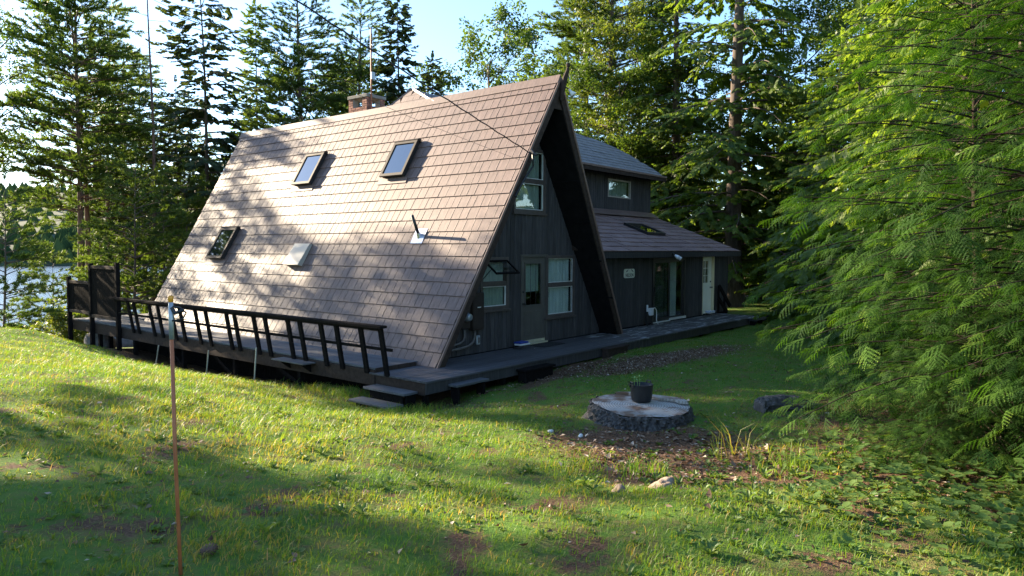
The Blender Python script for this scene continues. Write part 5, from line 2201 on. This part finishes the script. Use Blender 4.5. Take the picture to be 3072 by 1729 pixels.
proto('red_pine', lambda: conifer(101, 21, .21, 8.2, 2.7, 'pine', .52, 5, density=1.35, gaps=.15, rise=.25, droop=.18), M['bark_red'], M['pine'])
proto('red_pine_b', lambda: conifer(102, 21, .19, 9.5, 2.5, 'pine', .56, 5, density=1.3, gaps=.18, rise=.22, droop=.2, lean=.6), M['bark_red'], M['pine'])
proto('white_pine', lambda: conifer(103, 23, .26, 4.5, 3.5, 'pine', .55, 5, density=1.25, gaps=.12, rise=.16, droop=.12), M['bark'], M['pine'])
proto('young_pine', lambda: conifer(104, 8.5, .08, .9, 2.0, 'pine', .55, 5, density=1.15, gaps=.1, rise=.22, droop=.15), M['bark'], M['pine'])
proto('spruce', lambda: conifer(105, 18, .16, 2.5, 2.5, 'spruce', .38, 6, .85, 1.25, gaps=.14, rise=.05, droop=.35), M['bark'], M['spruce'])
proto('sparse_spruce', lambda: conifer(106, 18, .15, 5.0, 2.7, 'spruce', .56, 5, .6, 1.2, gaps=.24, rise=.08, droop=.30), M['bark'], M['spruce'])
proto('light_spruce', lambda: conifer(107, 20, .16, 2.0, 2.8, 'spruce', .38, 6, .9, 1.2, gaps=.12, rise=.12, droop=.30), M['bark'], M['pine'])
proto('big_hemlock', lambda: conifer(108, 25, .42, 2.2, 4.6, 'hemlock', .74, 6, .7, .70, gaps=.26, rise=.10, droop=.34), M['bark'], M['hemlock_far'])
proto('hemlock', lambda: conifer(109, 11, .12, .7, 2.9, 'hemlock', .42, 6, .8, 1.0, gaps=.16, rise=.12, droop=.32), M['bark'], M['hemlock_far'])
proto('maple', lambda: broadleaf(110, 19, .24, 5.0, 3.9, 1300, .14), M['bark'], M['maple'])
proto('maple_b', lambda: broadleaf(111, 16, .20, 3.0, 3.6, 1300, .14, lim=11), M['bark'], M['maple'])
proto('birch', lambda: broadleaf(112, 18, .14, 3.0, 3.2, 1250, .125, lim=12), M['bark'], M['birch'])
proto('shade_pine', lambda: conifer(116, 24, .22, 11.0, 3.0, 'pine', .80, 5, density=.55, gaps=.32, rise=.2, droop=.15), M['bark_red'], M['pine'])
proto('sparse_birch', lambda: broadleaf(113, 19, .14, 9.5, 3.2, 520, .11, lim=11, sparse=.95, radius=.42), M['bark'], M['maple'])
proto('shade_birch', lambda: broadleaf(117, 15.5, .14, 9.0, 1.9, 600, .13, lim=9, radius=.42), M['bark'], M['maple'])
proto('shrub', lambda: broadleaf(114, 2.4, .03, .2, 1.1, 210, .085, lim=10, radius=.26), M['bark'], M['birch'])
# bare dead stem
rs_ = np.random.default_rng(115)
w_ = MB()
Pp = trunk_path(rs_, 20, .5)
w_.tube([Vector((0, 0, -.6))] + [Vector(p) for p in Pp], [.15] + [.13 * (1 - .9 * i / 13) for i in range(14)], 8)
for k in range(70):
    h = 6 + 13.5 * rs_.random()
    p0 = interp_path(Pp, h)
    a = rs_.random() * 6.28
    L = .5 + 1.3 * rs_.random()
    d = np.array([math.cos(a), math.sin(a), -.1 + .3 * rs_.normal()])
    p1 = p0 + d * L * .5 + rs_.normal(size=3) * .06
    p2 = p0 + d * L + np.array([0, 0, -.15 * L])
    w_.tube([Vector(p0), Vector(p1), Vector(p2)], [.014, .009, .003], 3, False)
dead_w = w_

# the trees seen, left to right
G_L = 'trees on the lake bank'
G_R = 'trees behind the wing'
plant('young_pine', 'young_pine', 'small young pine at the left edge of the lawn', *at(6, 21.5), .62, 1.0)
plant('red_pine', 'red_pine', 'tall pine with bare lower trunk, left one of the close pair by the lake', *at(236, 33), 1.0, .4, G_L)
plant('red_pine_b', 'red_pine', 'tall pine with bare lower trunk, right one of the close pair by the lake', *at(272, 34.5), 1.0, 2.0, G_L)
plant('red_pine_b', 'red_pine', 'tall pine just right of the close pair, rising out of view', *at(322, 40), 1.05, 4.1, G_L)
plant('red_pine', 'red_pine', 'slender pine between the close pair and the bare pale trunk', *at(374, 43), .98, 5.3, G_L)
e = thing('dead_pine', 'thin bare trunk with twiggy dead branches above the side deck', 'tree', (*at(462, 34), gz1(*at(462, 34)) - .1), G_L)
me_ = bpy.data.meshes.new('trunk')
me_.from_pydata([tuple(v) for v in dead_w.v], [], dead_w.f)
me_.materials.append(M['bark_red'])
put(bpy.data.objects.new('trunk', me_), e)
plant('sparse_spruce', 'spruce_tree', 'dark ragged spruce right of the bare trunk', *at(532, 40), .92, .7, G_L)
plant('sparse_spruce', 'spruce_tree', 'tall dark open spruce standing at the back edge of the roof', *at(634, 36), 1.12, 2.9, G_L)
plant('light_spruce', 'spruce_tree', 'pale green conical spruce above the low end of the ridge', *at(768, 44), 1.08, 1.1, G_L)
plant('white_pine', 'white_pine', 'broad full pine left of the chimney', *at(905, 33), .76, 2.2, G_L)
plant('maple', 'broadleaf_tree', 'leafy tree mixed into the broad pine behind the chimney', *at(985, 41), .93, .3, G_L)
plant('white_pine', 'white_pine', 'dark pine directly behind the chimney mast', *at(1075, 33), .66, 4.0, G_L)
plant('spruce', 'spruce_tree', 'narrow pointed spruce right of the chimney against the sky', *at(1192, 30), .78, .5, G_L)
plant('spruce', 'spruce_tree', 'short dark spruce tip showing over the ridge gable', *at(1291, 31), .64, 2.5, G_L)
plant('maple_b', 'broadleaf_tree', 'round bright green broadleaf tree behind the ridge', *at(1490, 34), .90, 1.0, G_L)
plant('white_pine', 'white_pine', 'tall yellow-green pine right of the gable apex', *at(1822, 40), 1.06, 3.4, G_R)
plant('white_pine', 'white_pine', 'pine with feathery boughs farther back right of the apex', *at(1960, 52), .62, .9, G_R)
plant('birch', 'birch_tree', 'yellow-green leafy tree above the upper wing roof', *at(1915, 38), 1.0, .2, G_R)
plant('big_hemlock', 'hemlock_tree', 'huge old hemlock with thick dark trunk behind the wing', *at(2200, 31.5), 1.0, 1.3, G_R)
plant('hemlock', 'hemlock_tree', 'dark hemlock hanging beside the upper wing window', *at(2060, 37), 1.0, .8, G_R)
plant('hemlock', 'hemlock_tree', 'hemlock filling in below the huge trunk', *at(2290, 34), 1.0, 2.8, G_R)
plant('hemlock', 'hemlock_tree', 'low hemlock at the edge of the far lawn', *at(2420, 30), .95, 4.4, G_R)
plant('birch', 'birch_tree', 'light green leafy tree between the huge hemlock and the wing roof', *at(2080, 44), .50, 3.0, G_R)
plant('maple', 'broadleaf_tree', 'forked broadleaf tree against the sky right of the huge hemlock', *at(2630, 35), 1.02, 2.1, G_R)
plant('maple_b', 'broadleaf_tree', 'broadleaf tree behind the near hemlock, upper right', *at(2830, 30), 1.05, 5.0, G_R)
plant('maple', 'broadleaf_tree', 'broadleaf tree at the upper right corner', *at(3060, 24), .82, .9, G_R)
plant('maple_b', 'broadleaf_tree', 'broadleaf tree low behind the forked one', *at(2500, 42), .55, 3.7, G_R)
plant('white_pine', 'white_pine', 'distant pine filling the gap right of the huge hemlock', *at(2380, 50), .55, 5.2, G_R)
plant('hemlock', 'hemlock_tree', 'distant hemlock low behind the end of the wing', *at(2170, 46), .85, 1.9, G_R)
plant('hemlock', 'hemlock_tree', 'distant hemlock low behind the cream door corner', *at(2310, 44), .85, .1, G_R)
plant('birch', 'birch_tree', 'sunny leafy tree low in the gap beyond the far lawn', *at(2250, 52), .45, 1.4, G_R)
# young growth by the lake
plant('young_pine', 'young_pine', 'bright bushy young pine behind the privacy screen', *at(395, 29), .98, .3, G_L)
plant('young_pine', 'young_pine', 'bright young pine between screen and roof edge', *at(492, 31), .90, 2.2, G_L)
plant('young_pine', 'young_pine', 'young pine tucked against the back roof edge', *at(575, 34), 1.05, 4.0, G_L)
plant('young_pine', 'young_pine', 'young pine below the close pair of trunks', *at(305, 32), .80, 5.1, G_L)
plant('young_pine', 'young_pine', 'thin young pine standing before the lake', *at(150, 31), .72, 1.7, G_L)
plant('young_pine', 'young_pine', 'young pine low behind the slope of the roof', *at(660, 38), 1.2, .9, G_L)
plant('shrub', 'shrub', 'bright leafy shrub just left of the privacy screen', *at(196, 28), .95, .4, G_L, 'shrub')
plant('shrub', 'shrub', 'yellow-green shrub on the bank before the water', *at(120, 30), .9, 2.4, G_L, 'shrub')
plant('shrub', 'shrub', 'small shrub at the lawn edge above the lake', *at(60, 27), .6, 4.2, G_L, 'shrub')
# overhanging tree at the left edge, and trees out of view that shade roof and lawn
plant('sparse_birch', 'birch_tree', 'airy broadleaf tree whose twigs hang in at the top left', 9.5, 37, 1.0, .6, G_L)
G_O = 'trees outside the view'
for i_, (k_, x_, y_, s_, rz_) in enumerate((
        ('sparse_birch', 8.0, 39.5, 1.0, 2.2), ('shade_pine', -.5, 31.5, 1.0, 1.0), ('shade_pine', -2.2, 28.5, 1.0, 2.0), ('shade_pine', -4, 30, 1.0, 3.0),
        ('shade_pine', -7, 27, .95, 4.0), ('red_pine', -3, 35, 1.0, 5.0), ('shade_birch', 5.2, 33.5, 1.16, 1.1), ('maple', -8, 24, .9, 1.5), ('maple_b', -9, 14, 1.0, .5))):
    plant(k_, 'shade_tree', 'tree standing left of the view towards the lake', x_, y_, s_, rz_, G_O)
for i_, (k_, x_, y_, s_) in enumerate((('maple', -20, 0, 1.0), ('maple_b', -8, -24, 1.0), ('maple', 16, -22, .9), ('maple_b', 24, -8, 1.0))):
    plant(k_, 'roadside_tree', 'tree standing behind the photographer', x_, y_, s_, i_ * 1.1, 'trees behind the viewpoint')

# near hemlocks at the right
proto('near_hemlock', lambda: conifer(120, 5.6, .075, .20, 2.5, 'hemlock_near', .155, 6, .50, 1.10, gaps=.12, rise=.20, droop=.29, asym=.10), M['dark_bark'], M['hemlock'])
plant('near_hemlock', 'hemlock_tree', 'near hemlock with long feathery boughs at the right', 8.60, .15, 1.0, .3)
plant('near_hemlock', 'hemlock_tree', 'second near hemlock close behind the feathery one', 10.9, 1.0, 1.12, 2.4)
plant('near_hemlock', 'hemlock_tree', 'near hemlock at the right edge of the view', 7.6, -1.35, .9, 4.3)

for i_, (k_, px_, d_, s_, lab) in enumerate((
        ('hemlock', 2560, 21, .85, 'hemlock seen through the near boughs, left of the forked tree foot'),
        ('hemlock', 2700, 18, 1.0, 'hemlock in shade straight behind the near feathery boughs'),
        ('hemlock', 2880, 14.5, 1.05, 'hemlock in shade behind the right half of the near boughs'),
        ('hemlock', 3060, 12.5, 1.0, 'hemlock in shade behind the right edge of the view'),
        ('maple_b', 2720, 26, .75, 'low broadleaf tree showing through the near boughs'),
        ('birch', 2940, 24, .75, 'yellow-green leafy tree behind the near boughs at the right'),
        ('hemlock', 2480, 26, .9, 'shaded hemlock at the right edge of the far lawn'))):
    plant(k_, 'hemlock_tree' if k_ == 'hemlock' else 'broadleaf_tree', lab, *at(px_, d_), s_, i_ * 1.3, G_R)

plant('white_pine', 'white_pine', 'full pine at the sky edge right of the apex', *at(1752, 47), 1.0, 1.8, G_R)
plant('maple', 'broadleaf_tree', 'leafy green tree low behind the upper wing roof', *at(1850, 37), .72, 4.1, G_R)
plant('maple', 'broadleaf_tree', 'leafy tree between the wing roof and the huge hemlock', *at(2035, 41), .75, .6, G_R)
plant('maple', 'broadleaf_tree', 'leafy tree right of the huge trunk', *at(2345, 38), .9, 3.3, G_R)
plant('white_pine', 'white_pine', 'pine crowding between the bare trunk and the dark spruce', *at(430, 46), .92, 2.7, G_L)
plant('white_pine', 'white_pine', 'pine filling behind the open spruce at the roof edge', *at(590, 48), .82, 1.2, G_L)

plant('big_hemlock', 'hemlock_tree', 'tall hemlock with hanging boughs left of the huge trunk', *at(2020, 36), .80, 4.6, G_R)

plant('near_hemlock', 'hemlock_tree', 'small low hemlock sapling at the foot of the near boughs', 7.75, .75, .42, 5.2, sz=.30)
plant('near_hemlock', 'hemlock_tree', 'low hemlock sapling in the shade at the lower right', 7.35, -.35, .40, 1.2, sz=.30)

# ------------------------------------------------------------------ grass, weeds, litter
def in_yard(x, y):
    under_side = (x > 8.55) & (y > 9.9)
    under_front = (x > 8.6) & (x < 24.1) & (y > 8.75)
    stump = np.hypot(x - SX, y - SY) < .78
    house_ = (x > 9) & (x < 26) & (y > 9)
    return ~(under_side & (x < 9.6)) & ~under_front & ~stump & ~house_


def scatter(n, x0, x1, y0, y1, dmin, dmax, seed, keep=None):
    r = np.random.default_rng(seed)
    x = x0 + (x1 - x0) * r.random(n)
    y = y0 + (y1 - y0) * r.random(n)
    d = np.hypot(x, y)
    # only the sector in and just beside the picture
    f_ = x * math.cos(YAW) + y * math.sin(YAW)
    l_ = x * math.sin(YAW) - y * math.cos(YAW)
    k = (d > dmin) & (d < dmax) & (f_ > .8) & (np.abs(l_) < .78 * f_ + 1.2) & in_yard(x, y)
    if keep is not None:
        k &= keep(x, y, r)
    return x[k], y[k], r


def lawn_keep(x, y, r):
    b_ = bare(x, y)
    clump = .55 + .45 * np.sin(x * 6.1 + 2 * np.sin(y * 4.3)) * np.sin(y * 5.7 + 1.3 * np.sin(x * 3.7))
    fine = .5 + .5 * np.sin(x * 2.3 + 1.9 * np.sin(y * 2.9 + 1)) * np.sin(y * 3.3 + 1.7 * np.sin(x * 2.1))
    return r.random(len(x)) < np.clip(1.0 - b_ * 1.05, .02, 1) * (.30 + .70 * clump) * (.40 + .60 * fine)


GV, GF3, GT, gn = [], [], [], 0


def blades(x, y, r, hgt, wid, segs, lean=.5, tb=.35, ts=.22, wind=(.12, -.25)):
    """curved tapering blades; segs 1 or 2"""
    global gn
    n = len(x)
    z = gz(x, y)
    a = r.random(n) * 6.283
    h = hgt * (.55 + .9 * r.random(n)) * (.72 + .56 * (.5 + .5 * np.sin(x * 3.9 + 1.5 * np.sin(y * 4.7)) * np.sin(y * 4.1 + 1.2 * np.sin(x * 5.3))))
    w = wid * (.7 + .6 * r.random(n))
    ln = lean * (.3 + r.random(n))
    dx, dy = np.cos(a) * ln + wind[0], np.sin(a) * ln + wind[1]
    fa = r.random(n) * 3.1416
    sx, sy = np.cos(fa) * w * .5, np.sin(fa) * w * .5
    o = np.zeros(n)
    b0 = np.stack([x, y, z - .01], -1)
    s = np.stack([sx, sy, o], -1)
    tip = b0 + np.stack([dx * h, dy * h, h * .92 / np.sqrt(1 + ln * ln * .5)], -1)
    patch = .13 * np.sin(x * .9 + 1.1 * np.sin(y * .7)) + .12 * np.sin(y * 2.3 + 1.7 * np.sin(x * 1.9)) + .10 * np.sin(x * 4.3 + 2 * np.sin(y * 3.1))
    patch = patch + .09 * np.clip((9.5 - (x + .15 * y)) / 3.5, -.6, 1)      # drier on the open bank, fresher by the deck
    tint = np.clip(tb + patch + ts * r.normal(size=n), 0, 1)
    tint = np.where(r.random(n) < .06, .92 + .08 * r.random(n), tint)
    if segs == 1:
        V = np.stack([b0 - s, b0 + s, tip], 1)
        F = np.arange(3 * n).reshape(-1, 3)
        k = 3
    else:
        mid = b0 + np.stack([dx * h * .30, dy * h * .30, h * .58], -1)
        V = np.stack([b0 - s, b0 + s, mid + s * .8, mid - s * .8, tip], 1)
        F = (np.array([(0, 1, 2), (0, 2, 3), (3, 2, 4)])[None] + (np.arange(n) * 5)[:, None, None]).reshape(-1, 3)
        k = 5
    GV.append(V.reshape(-1, 3))
    GF3.append(F + gn)
    GT.append(np.repeat(tint, k))
    gn += n * k


x, y, r = scatter(300000, -1, 9, -1.5, 9, 1.8, 5.6, 31, lawn_keep)
blades(x, y, r, .058, .0058, 2, .7)
x, y, r = scatter(460000, 0, 16, -2, 12, 5.6, 10.5, 32, lawn_keep)
blades(x, y, r, .050, .0085, 1, .7, .30)
x, y, r = scatter(700000, 0, 28, -2, 22, 10.5, 27, 33, lawn_keep)
blades(x, y, r, .045, .014, 1, .6, .22)
# long fine grass on the bank between the marker and the side deck, round posts and stump
lng = lambda x, y, r: (r.random(len(x)) < np.clip(blob(x, y, 5.2, 9.0, 2.4, 4.5, -.2) * 1.1 + blob(x, y, 7.6, 11.5, .9, 4.5) + blob(x, y, 4.6, 14.5, 2, 4) * .7, 0, 1) * (1 - bare(x, y)))
x, y, r = scatter(60000, 1, 9, 3, 22, 3, 24, 34, lng)
blades(x, y, r, .085, .006, 2, .75, .36, .2, (.40, -.28))
tuft = lambda x, y, r: (r.random(len(x)) < np.clip(1.2 * blob(x, y, 8.25, 10.6, .35, 1.4) + blob(x, y, 8.0, 8.5, .5, .35) + .7 * blob(x, y, 5.75, 3.1, .30, .22) + .6 * blob(x, y, 5.3, 3.55, .35, .25) + .6 * blob(x, y, 6.6, 2.0, .35, .25) + .4 * blob(x, y, 7.2, 2.0, .4, .4), 0, 1))
x, y, r = scatter(60000, 4, 10, 1, 14, 2, 16, 35, tuft)
blades(x, y, r, .15, .008, 2, .75, .22, .2, (.1, -.1))
# a few tall seed stalks by the stump
x = np.array([6.75, 6.95, 7.0, 7.05, 6.85, 6.6, 6.9])
y = np.array([2.75, 2.7, 2.6, 2.75, 2.5, 2.6, 2.85])
blades(np.repeat(x, 5), np.repeat(y, 5), np.random.default_rng(36), .40, .007, 2, .6, .45, .1, (-.05, .15))
me = np_mesh('lawn_grass', np.concatenate(GV), [np.concatenate(GF3)], tint=np.concatenate(GT))
me.materials.append(M['grass'])
tag(put(bpy.data.objects.new('lawn_grass', me)), 'patchy green lawn grass round the cabin', 'grass', kind='stuff')


def t_rosette(r, n, l, w, rise):
    V, F, T = [], [], []
    for k in range(n):
        a = 6.283 * k / n + r.normal() * .3
        q = l * (.7 + .6 * r.random())
        d = np.array([math.cos(a), math.sin(a), 0])
        s = np.array([-math.sin(a), math.cos(a), 0]) * w * q
        u = np.array([0, 0, 1.0])
        rz_ = rise * (.6 + .8 * r.random())
        pts = [d * .08 * q, d * .40 * q + s + u * rz_ * q * .5, d * .75 * q + s * .8 + u * rz_ * q * .75, d * q + u * rz_ * q * .65, d * .75 * q - s * .8 + u * rz_ * q * .75, d * .40 * q - s + u * rz_ * q * .5]
        c = d * .5 * q + u * (rz_ * q * .5 - .05 * q)
        i = len(V)
        V += pts + [c]
        F += [(i + j, i + (j + 1) % 6, i + 6) for j in range(6)]
        T += [r.normal(0, .12)] * 7
    return np.array(V), np.array(F), np.array(T)


wr = np.random.default_rng(40)
TMW = [t_rosette(wr, 6, .09, .30, .55), t_rosette(wr, 8, .11, .20, .8), t_rosette(wr, 4, .055, .42, .5), t_rosette(wr, 5, .07, .45, .9), t_rosette(wr, 7, .13, .22, 1.0)]
wf = Foliage()
dens = lambda x, y, r: r.random(len(x)) < (.10 + .7 * np.clip(wob(x * 2.1 + 3, y * 2.4) - .55, 0, 1) + .7 * blob(x, y, 6.4, 2.8, .9, .9) + .9 * blob(x, y, 5.6, .9, 1.6, 1.3) + .5 * blob(x, y, 6.9, 1.9, .8, .9) + .3 * blob(x, y, 7.3, .5, 1.2, .8))
for i, T_ in enumerate(TMW):
    x, y, r = scatter(2200, .5, 9.5, -1.5, 9, 2.2, 10, 50 + i, dens)
    n = len(x)
    wf.inst(T_, np.stack([x, y, gz(x, y) - .005], -1), np.stack([np.cos(x * 77), np.sin(x * 77), np.zeros(n)], -1), np.tile((0, 0, 1.0), (n, 1)) + r.normal(0, .12, (n, 3)), .22 + .34 * r.random(n), .25 + .5 * r.random(n))
me = wf.mesh('broadleaf_weeds', M['weed'])
tag(put(bpy.data.objects.new('broadleaf_weeds', me)), 'low broadleaf weeds scattered through the near grass', 'weeds', kind='stuff')
# taller leafy seedlings under the near hemlock
wf = Foliage()
TMS = [t_rosette(wr, 5, .10, .42, .25), t_rosette(wr, 6, .12, .36, .15)]
sd_ = lambda x, y, r: r.random(len(x)) < (blob(x, y, 6.3, .5, 1.4, 1.0) + .6 * blob(x, y, 7.4, 1.6, .9, .7) + .9 * blob(x, y, 5.9, -.4, .9, .7))
for i, T_ in enumerate(TMS):
    x, y, r = scatter(2600, 3.5, 9.5, -2, 3.5, 3, 10, 60 + i, sd_)
    n = len(x)
    hh_ = .03 + .22 * r.random(n) ** 1.5
    wf.inst(T_, np.stack([x, y, gz(x, y) + hh_], -1), np.stack([np.cos(x * 77), np.sin(x * 77), np.zeros(n)], -1), np.tile((0, 0, 1.0), (n, 1)) + r.normal(0, .25, (n, 3)), .26 + .34 * r.random(n), .25 + .5 * r.random(n))
me = wf.mesh('undergrowth', M['weed'])
tag(put(bpy.data.objects.new('undergrowth', me)), 'leafy undergrowth at the foot of the near hemlock', 'undergrowth', kind='stuff')


def t_dead(r, l):
    V, F, T = [], [], []
    d = np.array([1.0, 0, 0])
    V = [np.array(p) * l for p in ((0, 0, .05), (.45, .30, .22), (1, 0, .10), (.45, -.30, .16), (.5, 0, .02))]
    F = [(0, 1, 4), (1, 2, 4), (2, 3, 4), (3, 0, 4)]
    return np.array(V) + r.normal(0, l * .05, (5, 3)), np.array(F), np.zeros(5)


lf = Foliage()
TML = [t_dead(wr, .05), t_dead(wr, .07), t_dead(wr, .035), t_dead(wr, .03)]
lit = lambda x, y, r: r.random(len(x)) < (.03 + 1.0 * blob(x, y, 7.0, 3.6, 1.0, 1.0) + .8 * blob(x, y, 6.35, 2.95, .95, .9) + 1.0 * blob(x, y, 12.6, 8.1, 1.5, .35, -.1) + .8 * blob(x, y, 8.2, .6, 1.8, 1.2) + .5 * blob(x, y, 13.6, 7.3, 1.6, .5) + .7 * blob(x, y, 10.2, 8.45, 1.5, .12))
for i, T_ in enumerate(TML):
    x, y, r = scatter(16000, 1, 16, -2, 9, 2, 17, 70 + i, lit)
    n = len(x)
    lf.inst(T_, np.stack([x, y, gz(x, y) + .004 + .012 * r.random(n)], -1), r.normal(size=(n, 3)) * (1, 1, .25), np.tile((0, 0, 1.0), (n, 1)) + r.normal(0, .3, (n, 3)), .7 + .7 * r.random(n), np.clip(.50 + .30 * r.normal(size=n), 0, 1))
# fine bark mulch chips by the deck
chips = lambda x, y, r: r.random(len(x)) < blob(x, y, 14.5, 7.05, 2.4, .55, -.15)
x, y, r = scatter(26000, 11, 18, 5.5, 8.7, 8, 20, 81, chips)
n = len(x)
lf.inst(TML[3], np.stack([x, y, gz(x, y) + .004 + .012 * r.random(n)], -1), r.normal(size=(n, 3)) * (1, 1, .3), np.tile((0, 0, 1.0), (n, 1)) + r.normal(0, .4, (n, 3)), .9 + .8 * r.random(n), np.clip(.60 + .22 * r.normal(size=n), 0, 1))
# a few leaves blown onto the deck
r = np.random.default_rng(90)
n = 70
x, y = 8.6 + 15 * r.random(n), 8.7 + 1.35 * r.random(n)
lf.inst(TML[2], np.stack([x, y, np.full(n, .006)], -1), r.normal(size=(n, 3)) * (1, 1, .1), np.tile((0, 0, 1.0), (n, 1)), .6 + .7 * r.random(n), np.clip(.6 + .25 * r.normal(size=n), 0, 1))
me = lf.mesh('leaf_litter', M['litter'])
tag(put(bpy.data.objects.new('leaf_litter', me)), 'dry brown leaf litter and bark chips on bare soil', 'leaf litter', kind='stuff')
